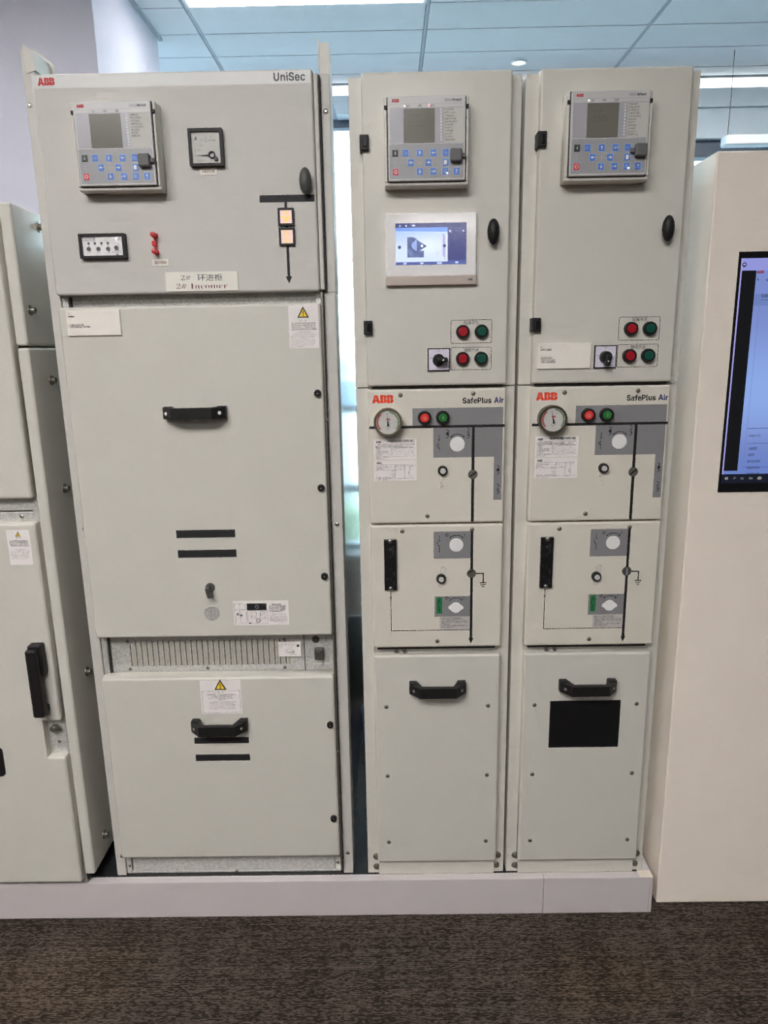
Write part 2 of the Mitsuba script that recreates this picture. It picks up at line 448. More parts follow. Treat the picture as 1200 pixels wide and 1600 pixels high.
panel_lamp(-0.972 + 0.012, 3.651, 'long lit ceiling panel at the top edge above the incomer cabinet', group=None)
for x0, y0, what in ((-2.16, 2.152, 'added to brighten the left wall, over the passage behind the far left cabinet'), (-3.36, 1.252, 'added to brighten the pale wall, furthest left'), (1.44, 3.351, 'added to brighten the bulkhead, above the kiosk near the window wall'),  # these three panels are added to brighten the left wall and the bulkhead
                     (-2.16, -1.15, 'first row in front of the cabinets, left column'), (-2.16, -1.75, 'second row in front of the cabinets, left column'),
                     (-0.96, -1.15, 'first row in front of the cabinets, right column'), (-0.96, -1.75, 'second row in front of the cabinets, right column'),
                     (-2.16, -4.45, 'third row in front of the cabinets, left column'), (-0.96, -4.45, 'third row in front of the cabinets, right column'), (0.24, -7.15, 'furthest from the cabinets')):
    panel_lamp(x0, y0, 'lit ceiling panel, ' + what, sy=0.278 if y0 == 2.152 else 0.578)
downlight(0.81, 4.71, 'small round white downlight in the ceiling above the two narrow cabinets', False)
downlight(0.815, -6.55, 'small lit downlight in the ceiling far in front of the cabinets', True)

# linear lamp along the window head
k = thing('linear_light', 'bright white linear lamp along the top of the window wall', 'linear light')
put('housing', bx(-5.5, 5.5, 5.015, 5.09, 3.052, CEIL + 0.01), 'lamp_frame', k)
put('diffuser', sheet(rect(-5.48, 5.48, 3.062, CEIL - 0.008), 5.008), 'lens', k, emitter={'type': 'area', 'radiance': rgb((1.15, 1.2, 1.2))})

k = thing('pendant_light', 'unlit pale bar lamp hanging on a thin wire near the window above the kiosk', 'pendant light')
put('bar', slab(2.02, 3.3, 4.56, 4.64, 2.625, 2.682, 0.012), 'bulkhead', k)
for x in (2.045, 3.2): put('wire', tube([(x, 4.6, 2.68), (x + 0.002, 4.6, 2.9), (x, 4.6, CEIL)], 0.0025), 'dark_grey', k)

# ------------------------------------------------------------------ outside the window
struct('ground', bx(-60, 60, 5.3, 90, -1.7, -1.5), 'concrete')
k = thing('hedge', 'clipped pale green hedge outside the window, seen reflected in the gap', 'hedge')
hv = []
for q in range(2600):
    c = np.array([random.uniform(-7, 9), random.uniform(9.6, 10.4), random.uniform(-1.45, -0.58)])
    a = np.random.randn(3); a /= np.linalg.norm(a); b = np.cross(a, np.random.randn(3)); b /= np.linalg.norm(b)
    hv.append((c + 0.09 * a, c + 0.05 * b, c - 0.09 * a, c - 0.05 * b))
hv = np.array(hv).reshape(-1, 3); hf = np.arange(len(hv)).reshape(-1, 4)
put('foliage', (hv, hf), 'leaf', k); put('core', slab(-7, 9, 9.75, 10.25, -1.5, -0.7, 0.1), 'leaf', k)
labels[k]['kind'] = 'stuff'
k = thing('garden_wall', 'low bluish wall far outside the window', 'garden wall')
put('body', bx(-12, 20, 40, 40.4, -1.5, -0.2), 'facade', k); put('coping', bx(-12.1, 20.1, 39.9, 40.5, -0.2, -0.1), 'concrete', k)

# ------------------------------------------------------------------ plinth
ZP = 0.1094
k = thing('plinth', 'long low white plinth on the carpet carrying the row of cabinets', 'plinth')
put('deck', slab(-2.2, 0.6435, 1.618, 2.75, 0.085, ZP - .0006, 0.002), 'black_matte', k, label='black deck behind the white boards')
put('added_light_stop', bx(-2.2, .6435, 2.70, 2.715, .09, .42), 'black_matte', k)  # added board, keeps low window light out of the gap
put('lip', slab(-2.2, 0.672, 1.6120, 1.6180, 0.0, ZP - .0006, 0.001), 'plinth', k)
put('front_board', slab(-2.2, 0.3905, 1.595, 1.612, 0.0, ZP - .0004, 0.0015), 'plinth', k)
put('front_board', slab(0.3912, 0.672, 1.595, 1.612, 0.0, ZP - .0004, 0.0015), 'plinth', k)
put('end_board', slab(0.6445, 0.679, 1.618, 2.75, 0.0, ZP - .0006, 0.0015), 'plinth', k)
put('end_cap', slab(0.672, 0.679, 1.595, 1.618, 0.0, ZP - .0006, 0.0015), 'plinth', k)
put('bare_corner', slab(0.6435, 0.6785, 1.5955, 1.6210, ZP - .0006, ZP - .0001, 0.0002), 'raw_edge', k, label='bare cream coloured edge at the corner of the plinth')

# ------------------------------------------------------------------ parts that several cabinets share
YD, YF = 1.600, 1.622            # door fronts, frame fronts


def bridge_handle(cab, x0, x1, z0, z1, screws=True, cap='zinc'):
    w = 0.0125
    prof = Polygon([(x0, YD), (x0, YD - 0.016), (x0 + 0.025, YD - 0.043), (x1 - 0.025, YD - 0.043), (x1, YD - 0.016), (x1, YD),
                    (x1 - 0.019, YD), (x1 - 0.031, YD - 0.030), (x0 + 0.031, YD - 0.030), (x0 + 0.019, YD)])
    m = trimesh.creation.extrude_polygon(prof, z1 - z0, engine='earcut'); m.apply_translation([0, 0, z0])
    feet = [prism(Polygon([(a, z1 - 0.004), (b, z1 - 0.004), (b - 0.004 * s, z1 + 0.0015), (a + 0.002, z1 + 0.0015)]), YD - 0.017, YD) for a, b, s in ((x0, x0 + 0.021, 1), (x1 - 0.021, x1, 0))]
    h = put('handle', cat(m, *feet), 'black', cab)
    for x, s in ((x0 + 0.0115, 1), (x1 - 0.0115, -1)):
        n = lathe([(0, 0.0035), (0.003, 0.0035), (0.0042, 0.002), (0.0042, 0), (0, 0)], 0, 0, 0, 14)
        n.apply_transform(rotation_matrix(-s * math.atan2(27, 25), [0, 0, 1])); n.apply_translation([x, YD - 0.0275, (z0 + z1) / 2])
        put('screw_cap', n, cap, h, smooth=30)
    return h


def oval_latch(cab, x, z, rx=0.0128, rz=0.0262):
    s = trimesh.creation.icosphere(3); v = s.vertices
    s.vertices = np.column_stack([v[:, 0] * rx, np.clip(v[:, 1], -1, 1) * 0.011, v[:, 2] * rz])
    s.apply_translation([x, YD - 0.017, z])
    k = put('latch_knob', s, 'dark_grey' if x < 0 else 'black', cab, smooth=True)
    put('neck', lathe([(0.007, 0.010), (0.0075, 0), (0, 0)], x, YD, z, 20), 'black', k)


def quarter_lock(cab, x, z):
    k = put('lock', lathe([(0, 0.006), (0.0035, 0.006), (0.004, 0.009), (0.0066, 0.009), (0.0078, 0.006), (0.0082, 0), (0, 0)], x, YD, z, 26), 'black', cab, smooth=35)
    put('key_bit', prism(Polygon([(x - 0.002, z - 0.0016), (x + 0.002, z - 0.0016), (x + 0.002, z + 0.0016), (x - 0.002, z + 0.0016)]), YD - 0.0085, YD - 0.005), 'zinc', k)


def triangle(cab_part, x, z, w, bolt_=False, y=YD):
    """warning triangle with its base centre at (x, z)"""
    h = w * 0.93
    tri = Polygon([(x - w / 2, z), (x + w / 2, z), (x, z + h)])
    put('warning_triangle', sheet(tri.buffer(-w * .03).buffer(w * .03), y - 0.0005), 'ink', cab_part)
    put('yellow_field', sheet(tri.buffer(-w * 0.09), y - 0.0008), 'yellow', cab_part)
    if bolt_:
        s = unary_union([line([(x + .02 * w, z + .66 * h), (x - .05 * w, z + .42 * h), (x + .09 * w, z + .47 * h), (x + .02 * w, z + .22 * h)], w * .045),
                         Polygon([(x - .06 * w, z + .24 * h), (x + .09 * w, z + .27 * h), (x, z + .1 * h)])])
    else:
        s = unary_union([Polygon([(x - .045 * w, z + .62 * h), (x + .045 * w, z + .62 * h), (x + .022 * w, z + .28 * h), (x - .022 * w, z + .28 * h)]), disc(x, z + .18 * h, .045 * w, 16)])
    put('symbol', sheet(s, y - 0.0011), 'ink', cab_part)


ATT_CN = ['本开关柜配有机械联锁装置', '操作前必须仔细阅读说明书', '严禁强行操作，以免损坏设备', '请按照规定的程序操作断路器']
ATT_EN = ['The panel is equipped with interlocking', 'System. Force apart under normal', 'unauthorized way may not be authorised', 'to be operated. In the way authority',
          'The panel cubicle equipment may', 'require correct setting operation', 'withdrawable unit']


def attention(cab, x0, x1, z0, z1, small=False, y=YD):
    k = put('warning_sticker', prism(rect(x0, x1, z0, z1), y - 0.0003, y), 'paper', cab)
    w, h, xc = x1 - x0, z1 - z0, (x0 + x1) / 2
    tw = w * (0.24 if small else 0.40)
    triangle(k, xc, z1 - h * (0.19 if small else 0.295), tw, y=y)
    g = [txt('注', xc - w * .08, z1 - h * (.245 if small else .372), h * .034, 'cjk', anchor='c'), txt('意', xc + w * .08, z1 - h * (.245 if small else .372), h * .034, 'cjk', anchor='c')]
    zz = .305 if small else .417
    for i, s in enumerate(ATT_CN): g.append(txt(s, x0 + w * .09, z1 - h * (zz + .047 * i + .02), h * .031, 'cjk', w=w * (.82 if i < 3 else .85), px=26))
    zz = .585 if small else .645
    g.append(txt('ATTENTION', xc, z1 - h * zz, h * .024, 'inter', anchor='c', w=w * .42, px=26))
    for i, s in enumerate(ATT_EN[:5] if small else ATT_EN):
        g.append(txt(s, x0 + w * .05, z1 - h * (zz + .045 + .046 * i), h * .019, 'inter', px=22, w=w * (.88 - .06 * ((i * 7) % 3)) * (.5 if i == 6 else 1)))
    put('lettering', sheet(unary_union(g), y - 0.0006), 'ink_grey' if not small else 'ink_grey', k)
    return k


def arrow(x, z, l, w, d):
    """a small arrow centred at (x, z): d in degrees, pointing +x at 0"""
    g = unary_union([line([(x - l / 2, z), (x + l * .1, z)], w), Polygon([(x, z + l * .32), (x + l / 2, z), (x, z - l * .32)])])
    return rot(g, d, x, z)


def relay(cab, cx, cz, tab=1, lit=False, model='REF615', rows=11, text_lcd=False):
    """protection relay: its bezel's centre at (cx, cz)"""
    case = cat(door(cx - 0.0860, cx + 0.0860, 1.564, YD, cz - 0.0865, cz + 0.0805, 0.003))
    k = put('protection_relay', case, 'relay_case', cab, smooth=30, label='grey protection relay with a screen and blue keys in a projecting case')
    put('joint', sheet(rect(cx - .0803, cx + .0803, cz - .0803, cz + .0795, .002), 1.5637), 'ink', k)
    for s in (-1, 1):
        put('clip', slab(cx + s * .0827 - .0024, cx + s * .0827 + .0024, 1.561, 1.566, cz - .079, cz + .055, .0015), 'relay_case', k, smooth=30)
        put('clip_notch', slab(cx + s * .082 - .0032, cx + s * .082 + .0032, 1.5605, 1.565, cz + .057, cz + .064, .001), 'black', k)
    put('bezel', door(cx - .0783, cx + .0783, 1.556, 1.5636, cz - .0785, cz + .0785, .0015), 'relay_face', k, smooth=30)
    y = 1.556
    put('upper_field', sheet(rect(cx - .0745, cx + .0752, cz - .0085, cz + .0645), y - .0002), 'relay_mid', k)
    put('keypad_field', sheet(rect(cx - .0755, cx + .0752, cz - .0745, cz - .0092), y - .0002), 'relay_dark', k)
    put('status_strip', sheet(rect(cx - .0742, cx + .0748, cz + .0572, cz + .0638), y - .0004), 'relay_face', k)
    put('label_strip', sheet(rect(cx + .0345, cx + .0745, cz - .0075, cz + .0555), y - .0004), 'off_white', k)
    put('screen', prism(rect(cx - .0465, cx + .0163, cz - .0075, cz + .0555), y - .0012, y), 'lcd', k, label='olive grey screen of the relay')
    if text_lcd:
        g = [txt('I>> 0.000', cx - .036, cz + .041, .0028, px=26, w=.020), txt('IL1-A  0.00', cx - .035, cz + .029, .0028, px=26, w=.027), txt('IL2-A  0.00 kA', cx - .036, cz + .0225, .0028, px=26, w=.031)]
        put('screen_text', sheet(unary_union(g), y - .0014), 'lcd_ink', k)
    put('logo', sheet(logo(cx - .0696, cx - .0552, cz + .0675, cz + .0733), y - .0004), 'ink_red', k)
    put('grey_tag', sheet(rect(cx + .036, cx + .051, cz + .0675, cz + .0727), y - .0004), 'relay_mid', k)
    put('lettering', sheet(txt(model, cx + .052, cz + .068, .0042, 'inter800', px=40, w=.0175), y - .0004), 'ink', k)
    g = [txt(s, cx + dx, cz + .0586, .0036, 'cjk', px=26, w=.0072) for s, dx in (('运行', -.0405), ('告警', -.0175), ('跳闸', .0078))]
    words = ['过流保护动作', '零序过流保护动作', '过负荷告警动作', '非电量保护动作跳闸', '断路器失灵保护动作', '弹簧未储能告警', '控制回路断线', '装置故障报警', '合闸位置', '远方控制允许', '开关状态监视']
    ww = [.0175, .0225, .020, .023, .0255, .0165, .0145, .017, .015, .017, .021]
    for i in range(rows):
        g.append(txt(words[i], cx + .036, cz + .0512 - .00555 * i, .0031, 'cjk', px=22, w=ww[i]))
    put('lettering', sheet(unary_union(g), y - .0006), 'ink_grey', k)
    put('indicator_column', sheet(unary_union([rect(cx + .0276, cx + .0304, cz + .0512 - .00555 * i, cz + .0544 - .00555 * i) for i in range(11)]), y - .0006), 'white', k)
    put('indicator_ruling', sheet(unary_union([rect(cx + .0172, cx + .0265, cz + .0500 - .00555 * i, cz + .0503 - .00555 * i) for i in range(10)]), y - .0004), 'relay_dark', k)
    put('ruling', sheet(rect(cx - .0755, cx + .0752, cz - .0093, cz - .0086), y - .0005), 'white', k)
    if lit:
        put('status_lamp', sheet(rect(cx - .0458, cx - .0428, cz + .0588, cz + .0622), y - .0008), 'white', k, emitter={'type': 'area', 'radiance': rgb((0.9, 1.0, 0.9))})
    if lit and tab > 0: put('status_lamp', sheet(rect(cx + .0028, cx + .0068, cz + .0580, cz + .0630), y - .0008), 'red_plastic', k, emitter={'type': 'area', 'radiance': rgb((0.9, 0.42, 0.45))}, label='glowing pink status lamp')
    # keys
    hw, hh = .0059, .0063
    keys = [(-.0640, -.0264, 'I'), (-.0429, -.0264, 'B'), (-.0143, -.0266, 'U'), (.0137, -.0268, 'E'), (.0383, -.0268, 'B'), (-.0320, -.0443, 'L'), (.0033, -.0446, 'R'),
            (.0383, -.0448, 'D'), (-.0638, -.0612, 'O'), (-.0143, -.0614, 'N'), (.0134, -.0616, 'W'), (.0378, -.0617, 'G'), (.0605, -.0620, '?')]
    for dx, dz, c in keys:
        x, z = cx + dx, cz + dz
        m = {'I': 'key_green', 'O': 'key_red'}.get(c, 'key_blue')
        if c != 'I': put('key_border', sheet(rect(x - hw - .0009, x + hw + .0009, z - hh - .0009, z + hh + .0009, .0012), y - .0005), 'key_edge', k)
        put('key', door(x - hw, x + hw, y - .0014, y, z - hh, z + hh, .0006), m, k)
        if c == 'I': g = rect(x - .0007, x + .0007, z - .0028, z + .0028)
        elif c == 'O': g = ring(x, z, .0024, .0036, 24)
        elif c == 'U': g = arrow(x, z, .0085, .0014, 90)
        elif c == 'N': g = arrow(x, z, .0085, .0014, -90)
        elif c == 'L': g = arrow(x, z, .0085, .0014, 180)
        elif c == 'R': g = arrow(x, z, .0085, .0014, 0)
        elif c == 'E': g = unary_union([arrow(x - .0005, z, .0075, .0012, 180), line([(x - .001, z), (x + .004, z), (x + .004, z + .003)], .0012)])
        elif c == 'B': g = txt('R/L' if dx > 0 else 'ESC', x, z - .0018, .0034, 'inter', px=30, anchor='c', w=.0078)
        elif c == 'D': g = rect(x - .0034, x + .0026, z - .0042, z + .0040)
        elif c == 'W': g = unary_union([rect(x - .0045, x + .001, z - .0007, z + .0007), disc(x + .0025, z, .0022, 16).difference(rect(x + .0028, x + .006, z - .0009, z + .0009))])
        elif c == 'G': g = unary_union([rect(x - .0042, x + .0028, z + dz2 - .0003, z + dz2 + .0003) for dz2 in (-.003, -.001, .001, .003)] + [rect(x + dx2 - .0003, x + dx2 + .0003, z - .004, z + .004) for dx2 in (-.002, .0008)])
        else: g = txt('?', x, z - .0038, .0076, 'inter600', px=48, anchor='c')
        put('key_symbol', sheet(g, y - .0018), 'key_edge' if c in 'BG' else 'white', k)
    g = unary_union([rect(cx - .0642, cx - .0638, cz - .053, cz - .037), rect(cx - .0225, cx - .0065, cz - .0448, cz - .0443), rect(cx - .0145, cx - .0141, cz - .051, cz - .038)])
    put('key_lines', sheet(g, y - .0005), 'off_white', k)
    pxc, pzc = cx + .0592 + (.004 if tab < 0 else 0), cz - .0335
    put('port_cover', cat(slab(pxc - .0118, pxc + .0118, y - .013, y, pzc - .0122, pzc + .0122, .0035),
                          slab(pxc + tab * .0155 - .005, pxc + tab * .0155 + .005, y - .007, y, pzc - .0045, pzc + .0045, .002)), 'rubber', k, smooth=40, label='dark grey rubber cover over the front port')
    if lit:
        put('status_lamp', lathe([(0, .0025), (.0014, .0018), (.0016, 0), (0, 0)], cx + .0415, y - .0014, cz - .0655, 14), 'white', k, emitter={'type': 'area', 'radiance': rgb((3.0, 2.6, 1.9))})
    return k


# ------------------------------------------------------------------ incomer cabinet (wide)
X0, X1 = -0.7225, -0.1455
inc = thing('switchgear_cabinet', 'wide light grey switchgear cabinet with a square ammeter, left of the bright gap', 'switchgear cabinet')
put('enclosure', cat(bx(-.742, -.118, 1.70, 2.58, ZP, 1.727), bx(-.742, -.118, 1.66, 1.785, 1.60, 2.028)), 'galv_flank', inc, label='galvanised steel enclosure behind the painted front')
put('frame', cat(slab(-.7475, -.7230, YF, 1.70, ZP, 2.090, .002), slab(-.1395, -.1130, YF, 1.70, ZP, 1.60, .002), slab(-.1312, -.1118, YF, 1.70, 1.60, 2.090, .002),
                 bx(-.7475, -.7330, YF, YF + .002, 2.03, 2.090)), 'peel', inc, smooth=30)
# upright brackets at the top corners
put('top_bracket', cat(prism(Polygon([(-.741, 2.100), (-.7195, 2.084), (-.7195, 2.050), (-.738, 2.044)]), YF - .002, YF + .001), bx(-.7215, -.7195, YF, 1.70, 2.05, 2.080)), 'paint', inc)
g3 = np.array([(-.7575, 1.70, 2.118), (-.7525, 1.70, 2.118), (-.7140, 1.70, 2.089), (-.7140, 1.70, 2.060), (-.7575, 1.70, 2.060)])
put('top_bracket', prism(Polygon(g3[:, [0, 2]]), 1.699, 1.702), 'paint', inc)
put('top_bracket', cat(bx(-.1335, -.1315, YF - .004, 1.69, 2.04, 2.097), bx(-.1315, -.1118, YF - .001, YF + .002, 2.032, 2.090)), 'paint', inc)
put('seal_strip', bx(-.1410, -.1385, 1.612, 1.66, ZP + .02, 1.60), 'black_matte', inc, label='dark slot beside the doors')
put('seal_strip', bx(-.1345, -.1318, 1.612, 1.66, 1.60, 2.028), 'black_matte', inc)
put('door_stile', bx(-.1455, -.1410, 1.611, 1.66, ZP + .02, 1.60), 'zinc', inc)
put('door_stile', slab(-.1450, -.1350, 1.606, 1.66, 1.604, 2.030, .003), 'peel', inc, smooth=30)
# galvanised front plate behind the doors
gp = put('mounting_plate', bx(-.7225, -.1455, 1.640, 1.66, ZP, 1.605), 'galv', inc, label='galvanised plate seen between the doors')
put('channel', slab(-.7225, -.7090, 1.628, 1.645, ZP, 1.60, .002), 'galv', gp)
put('channel', slab(-.1590, -.1455, 1.630, 1.645, 1.56, 1.602, .002), 'galv', gp)
put('joint', bx(-.7078, -.7050, 1.634, 1.641, ZP + .01, 1.60), 'black_matte', gp)
put('joint', bx(-.2205, -.2190, 1.638, 1.641, .69, .80), 'black_matte', gp)
for x, z in ((-.6616, .7747), (-.6615, .6997), (-.4659, .6999), (-.2708, .6989), (-.2700, .7750)): bolt(gp, x, 1.640, z, P_SMALL)
put('hole', lathe([(0, .0006), (.0095, .0006), (.0095, 0), (0, 0)], -.1905, 1.640, .7735, 24), 'dark_grey', gp)
lou = []
for i in range(29):
    x = -.6565 + .01388 * i
    rid = []
    top, bot = .7755 if i else .766, .7085
    n = 17
    for j in range(n):
        z = bot + (top - bot) * (j + .5) / n
        v = np.array([(x + .0025, 1.640, z - .0016), (x + .0105, 1.640, z - .0016), (x + .0105, 1.640, z + .0012), (x + .0025, 1.640, z + .0012), (x + .0030, 1.636, z - .0002), (x + .0065, 1.6355, z + .0010), (x + .0100, 1.636, z - .0002)])
        rid.append(trimesh.convex.convex_hull(v))
    put('louvre', cat(*rid), 'louvre', gp)
    put('louvre_shade', sheet(rect(x - .0002, x + .0022, bot, top), 1.6396), 'dark_grey', gp)  # dark strip paints the shadow at the left of each louvre
k = put('rating_label', prism(rect(-.2834, -.2272, .7313, .7703), 1.6330, 1.6338), 'paper', inc)
g = [txt('高压室', -.263, .742, .0026, 'cjk', px=26, w=.02), txt('H.V. compartment', -.266, .737, .0018, px=22, w=.026), rect(-.2700, -.2410, .7635, .7640), line([(-.2555, .7635), (-.2555, .767)], .0005),
     rect(-.266, -.245, .7600, .7603), rect(-.262, -.249, .7565, .7568), rect(-.2805, -.2745, .7545, .7645).difference(rect(-.2799, -.2751, .7551, .7639)), ring(-.2345, .7600, .002, .0035), rect(-.2362, -.2328, .7585, .7615)]
g += [LineString([(-.268 + .0024 * i, .746 + .0045 * math.sin(math.pi * i / 10)) for i in range(11)]).buffer(.0003)]
put('lettering', sheet(unary_union(g), 1.6327), 'ink', k)
k = put('padlock_hasp', slab(-.1935, -.1705, 1.622, 1.640, .7245, .7540, .004), 'dark_grey', inc, smooth=40, label='dark grey hasp on the galvanised plate')
put('tongue', slab(-.1880, -.1745, 1.634, 1.640, .7060, .7260, .0015), 'galv', k)
put('pin', lathe([(0, .003), (.004, .0025), (.005, 0), (0, 0)], -.182, 1.622, .7485, 16), 'zinc', k)
# bottom strip
put('base_plate', slab(-.7060, -.1630, 1.630, 1.640, .112, .176, .001), 'galv', inc)
put('base_rail', slab(-.7220, -.1460, 1.6295, 1.640, ZP, .1155, .001), 'galv', inc)
for x, z in ((-.7145, .1345), (-.4275, .1130), (-.1545, .1370)): bolt(inc, x, 1.629, z, P_SMALL)
for x, z in ((-.7270, .1690), (-.1262, .1725), (-.7266, 1.0706), (-.1262, 1.0723)): bolt(inc, x - .002 if x < -.5 else x, YF, z, P_PAN)
for x, z in ((-.7400, 1.985), (-.1215, 1.962)): bolt(inc, x, YF, z, P_PAN)
for z in (1.3207, .4790): bolt(inc, -.1420, 1.611, z, P_SMALL)

# upper door
put('upper_door', door(X0, X1, YD, YF, 1.6015, 2.036, .005), 'peel', inc, smooth=30)
k = put('header_strip', sheet(rect(X0 + .003, X1 - .003, 2.0085, 2.0325), YD - .0003), 'strip', inc)
put('logo', sheet(logo(-.7083, -.6738, 2.0140, 2.0285), YD - .0006), 'ink_red', k)
put('lettering', sheet(txt('UniSec', -.2243, 2.0135, .0155, 'inter700', px=96, w=.0647), YD - .0006), 'ink_grey', k)
relay(inc, -.547, 1.8905, tab=1, rows=8, model='REF615')
# ammeter
k = put('ammeter', cat(prism(rect(-.4060, -.3345, 1.8535, 1.9257, .002).difference(rect(-.4000, -.3410, 1.8590, 1.9195)), 1.588, YD)), 'black', inc, label='square ammeter with a black frame and white dial')
put('dial', prism(rect(-.4002, -.3408, 1.8588, 1.9197), 1.5925, YD), 'dial', k)
yd = 1.592
cxm, czm, R = -.3585, 1.8745, .034
g = [txt('A', -.3935, 1.9035, .0068, 'inter600', px=64), txt('1.5', -.3915, 1.8672, .0022, px=26), txt('ABB IEC 51', -.3920, 1.8632, .0018, px=26, w=.021)]
for i in range(16):
    a = math.radians(178 - 88 * i / 15); l = .004 if i % 3 == 0 else .002
    g.append(line([(cxm + R * math.cos(a), czm + R * math.sin(a)), (cxm + (R + l) * math.cos(a), czm + (R + l) * math.sin(a))], .0005))
for s, a in (('100', 160), ('200', 138), ('300', 115), ('400', 97), ('600', 78)):
    a = math.radians(a); g.append(txt(s, cxm + (R - .005) * math.cos(a), czm + (R - .006) * math.sin(a), .0023, px=26, anchor='c'))
put('lettering', sheet(unary_union(g), yd - .0002), 'ink_grey', k)
put('needle', prism(Polygon([(-.3925, 1.8744), (-.366, 1.8737), (-.366, 1.8755)]), yd - .0025, yd - .0018), 'ink', k)
put('hub', prism(ring(-.3590, 1.8750, .0048, .0070), yd - .003, yd), 'ink', k)
put('adjuster', lathe([(0, .004), (.0034, .004), (.0042, .003), (.0044, 0), (0, 0)], -.3508, yd, 1.8672, 20), 'black_gloss', k)
put('cover_glass', sheet(rect(-.4000, -.3410, 1.8590, 1.9195), 1.5875), 'm_glass', k)
k = put('name_tag', prism(rect(-.3880, -.3528, 1.8385, 1.8530, .001), YD - .0015, YD), 'ivory', inc)
put('lettering', sheet(txt('A相电流表', -.3704, 1.8425, .0062, 'cjk', px=40, anchor='c', w=.0270), YD - .0018), 'ink_brown', k)
oval_latch(inc, -.1660, 1.8200)
# mimic diagram with two position lamps
k = put('mimic_diagram', sheet(unary_union([rect(-.2660, -.1499, 1.7827, 1.7968), rect(-.2140, -.2085, 1.768, 1.7830), rect(-.2140, -.2085, 1.730, 1.736), rect(-.2140, -.2085, 1.6326, 1.696), Polygon([(-.2182, 1.6326), (-.2046, 1.6326), (-.2113, 1.6180)])]), YD - .0004), 'ink', inc, label='black single line diagram with an arrow at its foot')
for (x0, x1, z0, z1), up_ in (((-.2285, -.1945, 1.7352, 1.7705), True), ((-.2280, -.1940, 1.6952, 1.7310), False)):
    p = put('position_lamp', cat(prism(rect(x0, x1, z0, z1, .001).difference(rect(x0 + .0042, x1 - .0042, z0 + .0042, z1 - .0042)), 1.594, YD)), 'black', inc, label='square lit position lamp in a black frame')
    put('face', sheet(rect(x0 + .0041, x1 - .0041, z0 + .0041, z1 - .0041), 1.597), 'lamp_face', p, emitter={'type': 'area', 'radiance': rgb((.60, .42, .38))})
    xc, zc = (x0 + x1) / 2, (z0 + z1) / 2
    if up_: g = unary_union([rect(xc - .0022, xc + .0022, zc + .004, zc + .0115), line([(xc - .0085, zc + .002), (xc, zc - .006), (xc + .0085, zc + .002)], .005), rect(xc - .002, xc + .002, zc - .0125, zc - .005)])
    else: g = unary_union([rect(xc - .0024, xc + .0024, zc + .003, zc + .0125), rect(xc - .0024, xc + .0024, zc - .0125, zc - .003), line([(xc - .009, zc), (xc + .009, zc)], .0015)])
    put('lit_symbol', sheet(g, 1.5966), 'lamp_face', p, emitter={'type': 'area', 'radiance': rgb((1.05, .48, .06))})
# voltage indicator
k = put('voltage_indicator', prism(rect(-.6552, -.5560, 1.6752, 1.7255, .002).difference(rect(-.6492, -.5626, 1.6806, 1.7205)), 1.588, YD), 'black', inc, label='white voltage indicator with test sockets in a black frame')
put('face', prism(rect(-.6494, -.5624, 1.6804, 1.7207), 1.592, YD), 'white', k)
yv = 1.592
for x in (-.6360, -.6222, -.6081, -.5943): put('small_lamp', lathe([(0, .0015), (.0022, .001), (.0026, 0), (0, 0)], x, yv, 1.7063, 14), 'dark_grey', k)
for x, z in ((-.6362, 1.6950), (-.6155, 1.6948), (-.5945, 1.6946), (-.5770, 1.6968)): put('socket', lathe([(0, .0006), (.0018, .0006), (.0022, .0022), (.0040, .0022), (.0044, 0), (0, 0)], x, yv, z, 18), 'rubber', k)
g = [txt('高压带电显示器', -.6475, 1.7155, .0030, 'cjk', px=26, w=.0275), txt('Voltage indicator', -.6465, 1.7115, .0026, px=26, w=.026), txt('功能测试', -.5820, 1.6898, .0024, 'cjk', px=22, w=.014), txt('Function test', -.5858, 1.6864, .0020, px=22, w=.021),
     txt('工作', -.5715, 1.7155, .0024, 'cjk', px=22, w=.0055), txt('Ready', -.5722, 1.7125, .0018, px=22, w=.0062), Polygon([(-.5795, 1.6818), (-.5725, 1.6818), (-.5738, 1.6842), (-.5782, 1.6842)])]
for s, x in (('L1', -.6362), ('L2', -.6155), ('L3', -.5950)): g.append(txt(s, x, 1.6866, .0036, px=36, anchor='c'))
for s, x in (('L1', -.6350), ('L2', -.6215), ('L3', -.6078), ('LT', -.5940)): g.append(txt(s, x, 1.7008, .0020, px=22, anchor='c'))
put('lettering', sheet(unary_union(g), yv - .0003), 'ink_grey', k)
put('ready_lamp', lathe([(0, .0016), (.002, .001), (.0024, 0), (0, 0)], -.5755, yv, 1.7155, 14), 'white', k, emitter={'type': 'area', 'radiance': rgb((1.3, 1.3, 1.25))})
# red trip link
k = put('trip_link', slab(-.5000, -.4910, 1.590, YD, 1.6985, 1.7095, .0015), 'red_plastic', inc, smooth=30, label='red test link plug')
for z in (1.7205, 1.6865):
    put('cap', lathe([(0, .0245), (.0042, .0235), (.0052, .021), (.0054, .012), (.0044, .0105), (.0044, .004), (.0058, .003), (.0058, 0), (0, 0)], -.4935, YD, z, 20), 'red_plastic', k, smooth=35)
put('strap', slab(-.4955, -.4925, 1.592, 1.597, 1.686, 1.720, .001), 'red_plastic', k)
k = put('name_tag', prism(rect(-.5046, -.4701, 1.6588, 1.6731, .001), YD - .0015, YD), 'ivory', inc)
put('lettering', sheet(txt('保护跳闸', -.4873, 1.6628, .0062, 'cjk', px=40, anchor='c', w=.0250), YD - .0018), 'ink_brown', k)
k = put('name_plate', prism(rect(-.4792, -.3224, 1.6057, 1.6455, .001), YD - .002, YD), 'ivory', inc, label='ivory name plate reading 2# Incomer')
g = unary_union([txt('2#', -.4455, 1.6283, .0098, 'serif', px=72, w=.0215, thin=1.0), txt('环进柜', -.4095, 1.6275, .0125, 'cjk', px=72, w=.0540)])
